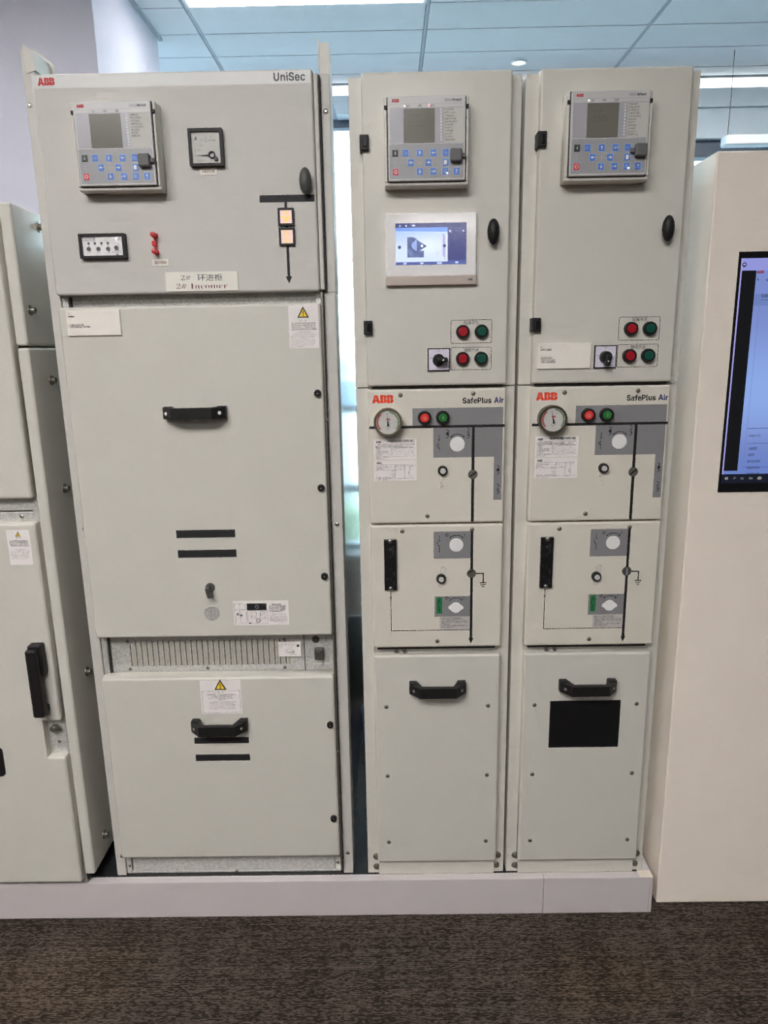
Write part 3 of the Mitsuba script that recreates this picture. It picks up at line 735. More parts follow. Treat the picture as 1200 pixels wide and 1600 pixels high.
put('lettering', sheet(g, YD - .0023), 'ink_grey', k)
put('lettering', sheet(unary_union([txt('2#', -.4560, 1.6105, .0105, 'serif', px=72, w=.0215, thin=1.0), txt('Incomer', -.4245, 1.6105, .0108, 'serif', px=72, w=.0790, thin=1.1)]), YD - .0023), 'ink_brown', k)

# middle door
put('middle_door', door(X0, X1, YD, 1.630, .8005, 1.5765, .005), 'paint', inc, smooth=30)
attention(inc, -.2164, -.1515, 1.4808, 1.5728)
bridge_handle(inc, -.5055, -.3650, 1.3310, 1.3560, cap='white')
for z in (1.3817, 1.1657, .9515): quarter_lock(inc, -.1586, z)
for a, b in ((1.0504, 1.0691), (1.0020, 1.0204)):
    put('vision_slot', prism(rect(-.5036, -.3650, a, b), YD - .0006, YD), 'black_matte', inc, label='narrow black strip across the door')
k = put('turn_key', lathe([(0, .006), (.009, .006), (.0105, .004), (.011, 0), (0, 0)], -.4330, YD, .9275, 26), 'dark_grey', inc, smooth=35, label='dark turn knob')
m = slab(-.0045, .0045, -.022, 0, -.0175, .0095, .003); m.apply_transform(rotation_matrix(-0.22, [0, 1, 0])); m.apply_translation([-.4345, YD - .004, .9240]); put('grip', m, 'dark_grey', k, smooth=40)
put('hole_cover', lathe([(0, .0008), (.0180, .0008), (.0190, 0), (0, 0)], -.4340, YD, .8620, 36), 'galv', inc, label='round grey cover plate')
k = put('instruction_label', prism(rect(-.3818, -.2482, .8297, .8920), YD - .0004, YD), 'paper', inc, label='white operating instruction label with drawings')
e = .0005
g = [rect(-.3485, -.3010, .8680, .8848).difference(ring(-.3245, .8766, .0036, .0044)).difference(txt('ABB', -.3110, .8815, .0018, px=26, w=.0065)), ring(-.3225, .8410, .0040, .0056), txt('N1', -.3225, .8398, .0025, px=26, anchor='c', w=.0035)]
for x0, x1, z0, z1 in ((-.3480, -.2995, .8330, .8676), (-.3395, -.3265, .8475, .8640), (-.3180, -.3055, .8475, .8640), (-.3165, -.3115, .8540, .8640), (-.3375, -.3305, .8475, .8540)): g.append(rect(x0, x1, z0, z1).difference(rect(x0 + e, x1 - e, z0 + e, z1 - e)))
for p_ in ([(-.3790, .8845), (-.3530, .8845), (-.3500, .8370), (-.3640, .8332), (-.3770, .8335), (-.3790, .8845)], [(-.3665, .8845), (-.3645, .8332)], [(-.3780, .8480), (-.3655, .8480)], [(-.3790, .8700), (-.3530, .8700)]): g.append(LineString(p_).buffer(.00025))
g += [ring(-.3710, .8580, .0015, .0032), disc(-.3625, .8545, .0030, 16), rect(-.3455, -.3400, .8338, .8362)]
g += [txt('操作说明', -.2880, .8800, .0036, 'cjk', px=30, w=.0215)]
for i, s in enumerate(['打开前门之前应先操作断路', '器至试验位置 用专用钥匙', '打开门锁，取下连锁挡板，', '方可操作断路器的手车。']): g.append(txt(s, -.2950, .8762 - .0044 * i, .0030, 'cjk', px=24, w=.0395 if i < 3 else .035))
g.append(txt('Operation instruction', -.2720, .8560, .0024, px=26, anchor='c', w=.033))
for i, s in enumerate(['The truck can only be racked', 'when the breaker is in the off', 'position and locked. Keep', 'the key for earthing switch.']): g.append(txt(s, -.2945, .8505 - .0043 * i, .0022, px=22, w=.0415))
put('print', sheet(unary_union(g), YD - .0007), 'ink', k)

# lower door
put('lower_door', door(X0, X1, YD, 1.636, .1785, .6930, .007), 'paint', inc, smooth=30)
k = put('warning_sticker', prism(rect(-.4775, -.3765, .5957, .6862), YD - .0003, YD), 'paper', inc, label='white sticker with a yellow high voltage triangle')
triangle(k, -.4270, .6600, .0305, True)
e = .0005; g = [rect(-.4735, -.3800, .5985, .6570).difference(rect(-.4735 + e, -.3800 - e, .5985 + e, .6570 - e)), txt('警', -.4318, .6520, .0034, 'cjk', px=30, anchor='c'), txt('告', -.4215, .6520, .0034, 'cjk', px=30, anchor='c')]
for i, (s, x, w_) in enumerate((('带电操作危险，必须确认母线和电缆侧断电', -.4625, .0715), ('隔离后接地，确认负荷开关分闸', -.4515, .050), ('并上锁，打开门检查接地后方可开门操作。', -.4580, .063))): g.append(txt(s, x, .6455 - .0047 * i, .0030, 'cjk', px=24, w=w_))
g.append(txt('WARNING', -.4255, .6317, .0024, px=26, anchor='c', w=.0195))
for i, s in enumerate(['Voltage dangerous. Before operating and', 'opening the doors make sure the power supply', 'is isolated. Check the earthing switch', 'close and lock it, and check voltage on', 'all conductors inside the compartments.']): g.append(txt(s, -.4580, .6265 - .0046 * i, .0022, px=22, w=.067 - .003 * (i % 2)))
put('lettering', sheet(unary_union(g), YD - .0006), 'ink_grey', k)
bridge_handle(inc, -.5030, -.3645, .5555, .5815)
for a, b in ((.5131, .5298), (.4643, .4818)):
    put('vision_slot', prism(rect(-.5026, -.3650, a, b), YD - .0006, YD), 'black_matte', inc, label='narrow black strip across the door')
for z in (.5622, .2949): quarter_lock(inc, -.1582, z)


# ------------------------------------------------------------------ the two narrow cabinets
def push_button(cab, x, z, col, flush=False, sym=None):
    k = put('push_button', lathe([(.0108, .0085), (.0118, .0115), (.0132, .0115), (.0146, .009), (.0148, 0), (0, 0), (0, .0085)] if not flush else [(.0108, .0095), (.0115, .0135), (.0135, .0135), (.0149, .0105), (.0151, 0), (0, 0), (0, .0095)], x, YD, z, 36), 'black', cab, smooth=35,
            label=('red' if 'red' in col else 'green') + ' push button in a black ring')
    put('cap', lathe([(0, .0135), (.0088, .0135), (.0102, .0120), (.0105, .0085), (0, .0085)], x, YD, z, 32), col, k, smooth=35)
    if sym:
        g = ring(x, z, .0026, .0036, 24) if sym == 'O' else rect(x - .0006, x + .0006, z - .0036, z + .0036)
        put('symbol', sheet(g, YD - .0138), 'off_white', k)


def narrow_cabinet(key, o, second):
    cab = key
    # frame: two uprights in two lengths, back box, sill
    put('enclosure', bx(o - .0715, o + .2850, 1.66, 2.5, ZP, 2.020), 'galv_flank', cab, label='galvanised enclosure behind the painted frame')
    for a, b in ((o - .0735, o - .0440), (o + .2620, o + .2875)):
        put('upright', slab(a, b, YF, 1.68, ZP, 1.3895, .0015), 'paint', cab, smooth=30)
        put('upright', slab(a, b, YF, 1.68, 1.3915, 2.0250, .0015), 'paint', cab, smooth=30)
    put('backing', bx(o - .0440, o + .2620, 1.626, 1.66, ZP, 2.02), 'paint', cab)
    put('gap_shade_bar', bx(o - .036, o + .258, 1.614, 1.626, 1.3895, 1.3950), 'black_matte', cab, label='black bar painting the shade in the gap between the panels')  # black bars stand in for the shade inside the gaps
    put('gap_shade_bar', bx(o - .036, o + .258, 1.615, 1.626, 1.0735, 1.0775), 'black_matte', cab)
    put('gap_shade_bar', bx(o - .036, o + .252, 1.612, 1.626, .756, .769), 'black_matte', cab)
    for x in (o + .0095, o + .0294): put('nut', lathe([(0, .004), (.004, .004), (.005, .002), (.005, 0), (0, 0)], x, 1.612, .7520, 12), 'steel', cab)
    put('sill', slab(o - .0440, o + .2620, 1.616, 1.63, ZP, .150, .002), 'paint', cab, smooth=30)
    for x, z in ((o - .0505, .1605), (o + .2715, .1620), (o - .0502, .1297), (o + .2680, .1310)): bolt(cab, x, YF, z, P_BOLT, 'bolt')
    xl, xr = o - .0465, o + .2645
    put('upper_door', door(xl, xr, YD, YF, 1.3945, 2.0270, .005), 'paint', cab, smooth=30)
    for z0 in (1.8785, 1.5070):
        h = put('hinge', cat(slab(o - .0515, o - .0325, 1.590, YF, z0, z0 + .0295, .0015)), 'black', cab, smooth=30, label='black hinge on the upper door')
        put('cover', slab(o - .0440, o - .0355, 1.5875, 1.592, z0 + .006, z0 + .024, .001), 'black_gloss', h)
    oval_latch(cab, o + .2275, 1.7135)
    relay(cab, o + .0856, 1.8885 if not second else 1.8915, tab=-1 if second else 1, lit=True, text_lcd=True)
    # switch groups
    for z0, z1, t in ((1.4850, 1.5352, '隔离开关'), (1.4272, 1.4768, '接地开关')):
        r_ = rect(o + .1397, o + .2301, z0, z1, .004)
        k = put('button_outline', sheet(r_.difference(r_.buffer(-.0010)), YD - .0003), 'ink', cab, label='printed black outline around two push buttons')
        put('lettering', sheet(txt(t, o + .1690, z1 - .0098, .0074, 'cjk', px=44, w=.0325), YD - .0003), 'ink', k)
        push_button(cab, o + .1658, z0 + .0248, 'red_dark'); push_button(cab, o + .2067, z0 + .0248, 'green_dark')
    k = put('selector_switch', prism(rect(o + .0885, o + .1375, 1.4260, 1.4757, .001), YD - .004, YD), 'black', cab, label='square selector switch with a black knob')
    put('face', prism(rect(o + .0907, o + .1354, 1.4283, 1.4735), YD - .0045, YD - .003), 'sel_face', k)
    put('lettering', sheet(unary_union([txt('远方', o + .1122, 1.4700, .0026, 'cjk', px=22, anchor='c', w=.0085), txt('R', o + .1122, 1.4665, .0022, px=22, anchor='c'), txt('就地', o + .0955, 1.4525, .0026, 'cjk', px=22, anchor='c', w=.0065), txt('L', o + .0955, 1.4490, .0022, px=22, anchor='c')]), YD - .0048), 'ink_grey', k)
    kx, kz = o + .1125, 1.4502
    put('knob', lathe([(0, .017), (.0105, .017), (.0125, .0155), (.0132, .0045), (0, .0045)], kx, YD, kz, 30), 'black', k, smooth=35)
    m = slab(-.006, .019, -.030, -.010, -.0055, .0055, .004)
    m.apply_transform(rotation_matrix(math.radians(90 if second else 0), [0, 1, 0])); m.apply_translation([kx, YD, kz]); put('grip', m, 'black', k, smooth=40)
    d = (0, -.0085) if second else (.0085, 0)
    put('pointer', lathe([(0, .0012), (.0016, .001), (.0018, 0), (0, 0)], kx + d[0], YD - .0300, kz + d[1], 12), 'white', k)
    # operating panel
    pan = put('operating_panel', door(xl, xr, YD, YF, 1.0770, 1.3870, .005), 'cream', cab, smooth=30)
    for x, z in ((o + .0272, 1.3742), (o + .1908, 1.3752), (o + .0867, 1.0942)): bolt(pan, x, YD, z)
    L = lambda g: mv(g, o)
    put('logo', sheet(L(logo(-.0363, .0113, 1.3572, 1.3752)), YD - .0004), 'ink_orange', pan)
    put('lettering', sheet(L(txt('SafePlus', .1668, 1.3535, .0125, 'inter800', px=96, w=.0650)), YD - .0004), 'ink', pan)
    put('lettering', sheet(L(txt('Air', .2375, 1.3535, .0125, 'inter800', px=96, w=.0215)), YD - .0004), 'ink_blue', pan)
    put('printed_field', sheet(L(Polygon([(.0539, 1.3442), (.2585, 1.3442), (.2585, 1.1305), (.2397, 1.1305), (.2397, 1.2315), (.1010, 1.2315), (.1010, 1.3030), (.0539, 1.3030)])), YD - .0002), 'field', pan)
    put('mimic_line', sheet(L(unary_union([rect(-.0442, .2629, 1.2996, 1.3052), rect(.1885, .1949, 1.0792, 1.3025)])), YD - .0006), 'ink', pan)
    def spring(x, z, s=1.0, charged=False):
        n = 4 if charged else 2
        g = [LineString([(x - .003, z + .0105 * s), (x - .003 + .004, z + .0095 * s), (x + .003, z + .006 * s), (x - .001, z + .0045 * s)]).buffer(.0006), LineString([(x - .003, z - .0105 * s), (x + .001, z - .0095 * s), (x + .003, z - .006 * s), (x - .001, z - .0045 * s)]).buffer(.0006)]
        if charged: g += [line([(x - .003, z + .0032 - .0032 * i), (x + .003, z + .0012 - .0032 * i)], .0013) for i in range(3)]
        else: g.append(disc(x, z, .0036, 16))
        return unary_union(g)
    for q in (spring(.1335, 1.2860, .9), spring(.1805, 1.2870, 1.1, True), spring(.2495, 1.2010, 1.0), spring(.2500, 1.1560, 1.1, True)): put('printed_symbol', sheet(L(q), YD - .0006), 'ink', pan)
    g = []
    arcp = [(.1557 + .0205 * math.cos(a), 1.2640 + .0205 * math.sin(a)) for a in np.radians(np.linspace(46, 134, 12))]
    g += [LineString(arcp).buffer(.0008), Polygon([(.1690, 1.2755), (.1722, 1.2795), (.1670, 1.2812)]), Polygon([(.1424, 1.2755), (.1392, 1.2795), (.1444, 1.2812)])]
    put('printed_symbol', sheet(L(unary_union(g)), YD - .0006), 'ink', pan)
    g = [line([(.1140, 1.2830), (.1140, 1.2715)], .0012), rect(.1122, .1158, 1.2705, 1.2730), line([(.1125, 1.2680), (.1140, 1.2620), (.1140, 1.2590)], .0009), ring(.1100, 1.2590, .0022, .0030, 20), line([(.1075, 1.2570), (.1140, 1.2640)], .0007), line([(.1140, 1.2570), (.1140, 1.2460)], .0009), LineString([(.1140, 1.2570), (.1110, 1.2545), (.1150, 1.2520)]).buffer(.0004)]
    put('printed_symbol', sheet(L(unary_union(g)), YD - .0006), 'ink', pan)
    push_button(cab, o + .0810, 1.3233, 'red_lit', True, 'O'); push_button(cab, o + .1222, 1.3233, 'green_lit', True, 'I')
    put('hole_cover', lathe([(0, .0012), (.0162, .0012), (.0172, 0), (0, 0)], o + .1557, YD, 1.2615, 36), 'white', cab, smooth=30, label='round white cover')
    k = put('position_dial', lathe([(0, .0012), (.0105, .0012), (.0112, 0), (0, 0)], o + .1917, YD, 1.1912, 32), 'zinc', cab, label='round grey position indicator')
    put('mark', sheet(rot(rect(o + .1917 - .0095, o + .1917 + .0095, 1.1912 - .0014, 1.1912 + .0014), 36, o + .1917, 1.1912), YD - .0015), 'ink', k)
    k = put('key_lock', lathe([(.0068, .008), (.0075, .010), (.0098, .010), (.0112, .006), (.0114, 0), (0, 0), (0, .008)], o + .1223, YD, 1.2015, 30), 'black', cab, smooth=35, label='round black lock with a silver core')
    put('core', lathe([(0, .012), (.0058, .012), (.0068, .0105), (.0068, .008), (0, .008)], o + .1223, YD, 1.2015, 24), 'aluminium', k, smooth=30)
    if not second:
        for pts in ([(.1150, 1.192), (.1140, 1.183), (.1165, 1.175), (.1180, 1.167), (.1165, 1.161)], [(.1185, 1.191), (.1195, 1.180), (.1215, 1.172), (.1240, 1.168), (.1225, 1.162)], [(.117, 1.191), (.1175, 1.180), (.1190, 1.171), (.1215, 1.163)]):
            put('seal_wire', tube([(o + x, 1.597, z) for x, z in pts], .0009, 6), 'ivory', k)
    else:
        put('seal_wire', tube([(o + x, 1.597, z) for x, z in ((.112, 1.193), (.112, 1.184), (.116, 1.176), (.122, 1.172), (.121, 1.166))], .0008, 6), 'ivory', k)
    # pressure gauge
    k = put('pressure_gauge', lathe([(.0262, .024), (.0272, .0275), (.0300, .0275), (.0315, .025), (.0320, .020), (.0310, .0), (0, 0), (0, .024)], o - .0018, YD, 1.3160, 48), 'brass' if not second else 'gauge_dark', cab, smooth=35, label='round pressure gauge with a metal rim')
    gx, gz = o - .0018, 1.3160
    put('dial', lathe([(0, .0243), (.0262, .0243), (.0262, .0235), (0, .0235)], gx, YD, gz, 40), 'dial', k)
    yg = YD - .0246
    def arcband(a0, a1, r0, r1):
        a = np.radians(np.linspace(a0, a1, 24)); return Polygon([(gx + r1 * math.cos(t), gz + r1 * math.sin(t)) for t in a] + [(gx + r0 * math.cos(t), gz + r0 * math.sin(t)) for t in a[::-1]])
    put('red_band', sheet(arcband(130, 222, .0215, .0250), yg), 'dial_red', k); put('green_band', sheet(arcband(-42, 82, .0222, .0250), yg), 'dial_green', k)
    g = [txt('bar', gx, gz - .0145, .0022, px=26, anchor='c'), txt('rel.', gx, gz - .0172, .0016, px=22, anchor='c'), rect(gx - .0055, gx - .0035, gz - .012, gz - .0105), rect(gx + .003, gx + .005, gz - .012, gz - .0105)]
    for s, a in (('1.0', 215), ('1.1', 160), ('1.2', 125), ('1.3', 62), ('1.4', 5), ('1.5', -35)):
        a = math.radians(a); g.append(txt(s, gx + .0168 * math.cos(a), gz + .0168 * math.sin(a) - .001, .0022, px=26, anchor='c'))
    for i in range(26):
        a = math.radians(222 - 264 * i / 25); g.append(line([(gx + .0195 * math.cos(a), gz + .0195 * math.sin(a)), (gx + .0212 * math.cos(a), gz + .0212 * math.sin(a))], .0004))
    put('lettering', sheet(unary_union(g), yg - .0001), 'ink_grey', k)
    put('logo', sheet(logo(gx - .0045, gx + .0055, gz + .0045, gz + .0090), yg - .0001), 'dial_red', k)
    a = 92 if not second else 101
    nd = unary_union([Polygon([(gx - .0008, gz), (gx + .0008, gz), (gx + .0002, gz + .0205), (gx - .0002, gz + .0205)]), Polygon([(gx - .0008, gz), (gx + .0008, gz), (gx + .0030, gz - .0085), (gx - .0030, gz - .0085)]), disc(gx, gz, .0022, 16)])
    put('needle', sheet(rot(nd, a - 90 if second else 4, gx, gz), yg - .0012), 'ink', k)
    put('cover_glass', sheet(disc(gx, gz, .0268, 40), YD - .0268), 'm_glass', k)
    # rating labels
    for z0, z1, first in ((1.2288, 1.2760, True), (1.1795, 1.2270, False)):
        k = put('rating_label', prism(L(rect(-.0355, .0628, z0, z1)), YD - .0003, YD), 'paper', cab, label='white rating label with small black print')
        g = [logo(-.0295, -.0180, z1 - .0085, z1 - .0042)]
        if first:
            rs = random.Random(3); x = -.0035
            while x < .0575:
                w_ = rs.choice((.0005, .0009, .0014)); g.append(rect(x, x + w_, z1 - .0075, z1 - .0020)); x += w_ + rs.choice((.0005, .0008, .0013)); 
            rows = [('I. 型号 SafePlus Air', -.0315, .041), ('SafePlus Air 12kV  20kA  630A', -.0315, .090)]
            g += [txt('C. 型号  SafePlus Air', -.0310, z1 - .0132, .0026, 'cjk', px=22, w=.038), txt('出厂日期 2021-08  No.123456', .0170, z1 - .0128, .0024, 'cjk', px=22, w=.041),
                  txt('SafePlus Air 环保型气体绝缘环网柜', -.0318, z1 - .0178, .0027, 'cjk', px=22, w=.064), txt('IEC 62271', .0400, z1 - .0175, .0022, px=22, w=.012)]
            for i, (s, v, w_) in enumerate((('Ur 额定电压', '12 kV', .013), ('fr 额定频率', '50 Hz', .012), ('Ud 额定工频耐受电压', '42 kV', .030), ('Up 额定雷电冲击电压', '75 kV', .030), ('Ir 额定电流', '630 A', .014))):
                g += [txt(s, -.0312, z1 - .0218 - .0038 * i, .0024, 'cjk', px=22, w=w_), txt(v, .0098, z1 - .0218 - .0038 * i, .0023, px=22, anchor='r', w=.0068)]
            g += [txt('Ik  额定短时耐受电流  20 kA/4s', .0135, z1 - .0215, .0022, 'cjk', px=22, w=.044)]
            g += [rect(.0135, .0585, z1 - .0255 - .0038 * i, z1 - .0252 - .0038 * i) for i in range(4)] + [rect(-.0315, .0590, z1 - .0148, z1 - .0145), rect(-.0315, .0590, z1 - .0192, z1 - .0187), rect(-.0315, .0590, z1 - .0404, z1 - .0400), rect(.0130, .0133, z1 - .040, z1 - .019)]
            g += [txt('出厂编号', -.0315, z1 - .0425, .0024, 'cjk', px=22, w=.011), txt('No. 1VYN 4012', -.0130, z1 - .0425, .0022, px=22, w=.013), txt('ABB  制造', -.0315, z1 - .0455, .0020, 'cjk', px=22, w=.019)]
        else:
            g += [rect(-.0315, .0590, z1 - .0112, z1 - .0106), rect(-.0315, .0130, z1 - .0172, z1 - .0168), rect(-.0315, .0350, z1 - .0222, z1 - .0217), rect(.0127, .0133, z1 - .042, z1 - .0108), rect(.0347, .0352, z1 - .042, z1 - .0108), rect(-.0315, .0590, z1 - .0422, z1 - .0417),
                  txt('Safe Air-F 单元', -.0310, z1 - .0160, .0030, 'cjk', px=26, w=.0285), txt('负荷开关单元', -.0310, z1 - .0208, .0022, 'cjk', px=22, w=.0145), txt('SAFEAIR-12/T', .0150, z1 - .0165, .0022, px=22, w=.018),
                  txt('630A', .0105, z1 - .0252, .0022, px=22, anchor='r'), txt('50kA', .0105, z1 - .0335, .0022, px=22, anchor='r'), txt('M2', .0105, z1 - .0372, .0022, px=22, anchor='r'), txt('Ir', -.0310, z1 - .0255, .0022, px=22), txt('Ik', -.0310, z1 - .0345, .0022, px=22),
                  txt('出厂编号 1VYN4012345678', -.0310, z1 - .0408, .0022, 'cjk', px=22, w=.040), txt('ABB  制造商', -.0310, z1 - .0458, .0022, 'cjk', px=22, w=.032)]
            g += [line([(.0475, z1 - .014), (.0475, z1 - .024)], .0005), line([(.0410, z1 - .014), (.0545, z1 - .014)], .0004), line([(.0450, z1 - .0250), (.0475, z1 - .0310)], .0005), line([(.0475, z1 - .031), (.0475, z1 - .039)], .0005), disc(.0440, z1 - .0285, .0010, 12), disc(.0440, z1 - .0325, .0010, 12)]
        put('print', sheet(L(unary_union(g)), YD - .0006), 'ink', k)
    # earthing panel
    pan = put('earthing_panel', door(xl, xr, YD, YF, .7650, 1.0730, .005), 'cream', cab, smooth=30)
    for x, z in ((o + .0276, 1.0588), (o + .1914, 1.0600), (o + .1100, .7812)): bolt(pan, x, YD, z)
    put('printed_field', sheet(L(rect(.1013, .1886, .9902, 1.0565)), YD - .0002), 'field', pan)
    put('printed_field', sheet(L(rect(.1036, .1886, .8443, .8960)), YD - .0002), 'field', pan)
    gr = rect(.1075, .1222, .8515, .8940)
    put('green_patch', sheet(L(gr), YD - .0004), 'green_print', pan, label='green printed patch with a switch symbol')
    dots = [disc(x, z, .0006, 8) for x in np.linspace(.1075, .1222, 8) for z in (.8515, .8940)] + [disc(x, z, .0006, 8) for x in (.1075, .1222) for z in np.linspace(.8515, .8940, 20)]
    put('dotted_border', sheet(L(unary_union(dots)), YD - .0005), 'paper_grey', pan)
    def dbl_arrow(zc):
        a = [(.1547 + .0250 * math.cos(t), zc - .0250 + .0250 * math.sin(t)) for t in np.radians(np.linspace(55, 125, 12))]
        return [LineString(a).buffer(.0008), Polygon([(.1668, zc - .0075), (.1712, zc - .0068), (.1685, zc - .0025)]), Polygon([(.1426, zc - .0075), (.1382, zc - .0068), (.1409, zc - .0025)])]
    g = [rect(.1885, .1944, .7880, 1.0570), Polygon([(.1857, .7881), (.1972, .7881), (.1914, .7740)]), line([(.2025, .9523), (.2192, .9523), (.2192, .9290)], .0026), rect(.2112, .2270, .9278, .9302), rect(.2130, .2252, .9230, .9250), rect(.2158, .2226, .9182, .9202)]
    put('mimic_line', sheet(L(unary_union(g)), YD - .0006), 'ink', pan)
    for q in (ring(.1326, 1.0475, .0022, .0037, 24), rect(.1725, .1738, 1.0440, 1.0515), ring(.1329, .8917, .0022, .0037, 24), rect(.1725, .1738, .8885, .8955), unary_union(dbl_arrow(1.0470)), unary_union(dbl_arrow(.8920))): put('printed_symbol', sheet(L(q), YD - .0006), 'ink', pan)
    for zt in (0, -.1515):
        xx = .1149 if zt == 0 else .1148
        s_ = 1 if zt == 0 else .85
        zz = lambda q: (1.0465 + zt - (1.0465 - q) * s_) if zt == 0 else (.8915 - (1.0465 - q) * s_)
        g = [line([(xx, zz(1.0465)), (xx, zz(1.0345))], .0011), line([(xx - .0033, zz(1.0340)), (xx + .0033, zz(1.0340))], .0011), line([(xx - .0068, zz(1.0310)), (xx, zz(1.0200)), (xx, zz(1.0060))], .0013)]
        put('printed_symbol', sheet(L(unary_union(g)), YD - .0006), 'ink', pan)
    put('thin_line', sheet(L(unary_union([line([(-.0012, .9160), (-.0014, .8097), (.1892, .8097)], .0015), ring(-.0013, .8937, .0012, .0022, 16)])), YD - .0004), 'ink', pan)
    k = put('notice', sheet(L(rect(.1157, .1884, .8106, .8440)), YD - .0003), 'paper_grey', cab, label='pale printed notice')
    g = [txt('接地刀操作注意事项', .1193, .8375, .0042, 'cjk', px=30, w=.050)]
    for i, (s, w_) in enumerate((('合闸时：必须先确认线路侧无电压，然后方可操', .0655), ('作接地开关合闸手柄，向右旋转到位。操作完成', .0655), ('后取下操作手柄。', .020), ('分闸时：先确认柜门关闭后方可操作接地开关分', .0650), ('闸手柄，向左旋转到位。', .032))): g.append(txt(s, .1195, .8322 - .0042 * i, .0032, 'cjk', px=24, w=w_))
    put('lettering', sheet(L(unary_union(g)), YD - .0005), 'ink_grey', k)
    put('hole_cover', lathe([(0, .0012), (.0158, .0012), (.0168, 0), (0, 0)], o + .1547, YD, 1.0233, 36), 'white', cab, smooth=30, label='round white cover')
    ear = unary_union([disc(.1547, .8675, .0135, 32), Polygon([(.1370, .8645), (.1362, .8690), (.1410, .8735), (.1685, .8735), (.1732, .8690), (.1724, .8645), (.1660, .8610), (.1430, .8610)])])
    put('hole_cover', prism(L(ear), YD - .0014, YD), 'white', cab, label='white cover with two ears')
    k = put('position_dial', lathe([(0, .0012), (.0105, .0012), (.0112, 0), (0, 0)], o + .1911, YD, .9524, 32), 'zinc' if not second else 'dark_grey', cab, label='round grey position indicator')
    put('mark', sheet(rot(rect(o + .1911 - .0080, o + .1911 + .0080, .9565, .9592), 30, o + .1911, .9524) if not second else rect(o + .1890, o + .1932, .9430, .9618), YD - .0015), 'ink' if not second else 'field', k)
    k = put('slot_lock', prism(L(rot(unary_union([disc(.1217, .9630, .0062, 24), rect(.1165, .1269, .925, .963), disc(.1217, .9255, .0058, 24)]), -8, .1217, .9424)), YD - .0008, YD), 'paint', cab, label='lock over a vertical keyhole slot')
    put('ring', lathe([(.0068, .007), (.0075, .010), (.0098, .010), (.0112, .006), (.0114, 0), (0, 0), (0, .007)], o + .1190, YD, .9415, 30), 'black', k, smooth=35)
    put('core', lathe([(0, .014), (.0056, .014), (.0066, .012), (.0066, .007), (0, .007)], o + .1190, YD, .9415, 24), 'aluminium', k, smooth=30)
    put('slot_edge', sheet(L(rot(unary_union([disc(.1217, .9630, .0062, 24), rect(.1165, .1269, .925, .963), disc(.1217, .9255, .0058, 24)]), -8, .1217, .9424).buffer(.0006).difference(rot(unary_union([disc(.1217, .9630, .0062, 24), rect(.1165, .1269, .925, .963), disc(.1217, .9255, .0058, 24)]), -8, .1217, .9424))), YD - .0003), 'field', k)
    # black terminal strip
    k = put('terminal_strip', slab(o - .0158, o + .0136, 1.592, YD, .9160, 1.0402, .001), 'black_gloss', cab, smooth=30, label='black strip with printed phase symbols')
    for z in (1.0359, .9203): bolt(k, o - .0011, 1.592, z, P_PAN)
    g = [ring(-.0011, 1.0175, .0022, .0034, 20), txt('L1', -.0115, 1.0155, .0028, px=26), txt('L2', -.0118, .9960, .0028, px=26), txt('L3', -.0115, .9700, .0028, px=26), txt('PE', -.0112, .9430, .0028, px=26), rot(txt('CAPDIS', .0075, 1.0010, .0034, px=36, w=.0240), 90, .0075, 1.0010), rot(txt('ABB', .0080, .9520, .0032, px=36, w=.0100), 90, .0080, .9520), rot(txt('12 kV', .0080, .9265, .0030, px=36, w=.0125), 90, .0080, .9265)]
    for z in (1.0015, .9700, .9450): g += [line([(-.0040, z), (.0010, z + .002)], .0005), line([(-.0030, z - .005), (.0015, z - .003)], .0005)]
    put('lettering', sheet(L(unary_union(g)), 1.5917), 'ink_grey', k)
    # cable compartment cover
    pan = put('cable_cover', door(xl, xr, YD, YF, .1585, .7450, .006), 'paint', cab, smooth=30)
    for x in (-.0167, .2361):
        for z in (.6075, .4145, .2210): bolt(pan, o + x, YD, z)
    bridge_handle(cab, o + .0406, o + .1788, .6505, .6760, cap='rubber')
    if second:
        put('inspection_window', prism(rect(.3900, .5645, .4898, .6180, .001), YD - .0006, YD), 'black_gloss', cab, label='black rectangular inspection window')


cabA = thing('switchgear_cabinet', 'tall narrow grey cabinet with a white touch panel on its upper door', 'switchgear cabinet')
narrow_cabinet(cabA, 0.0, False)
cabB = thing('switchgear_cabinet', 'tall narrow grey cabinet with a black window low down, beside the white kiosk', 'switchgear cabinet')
narrow_cabinet(cabB, 0.3682, True)


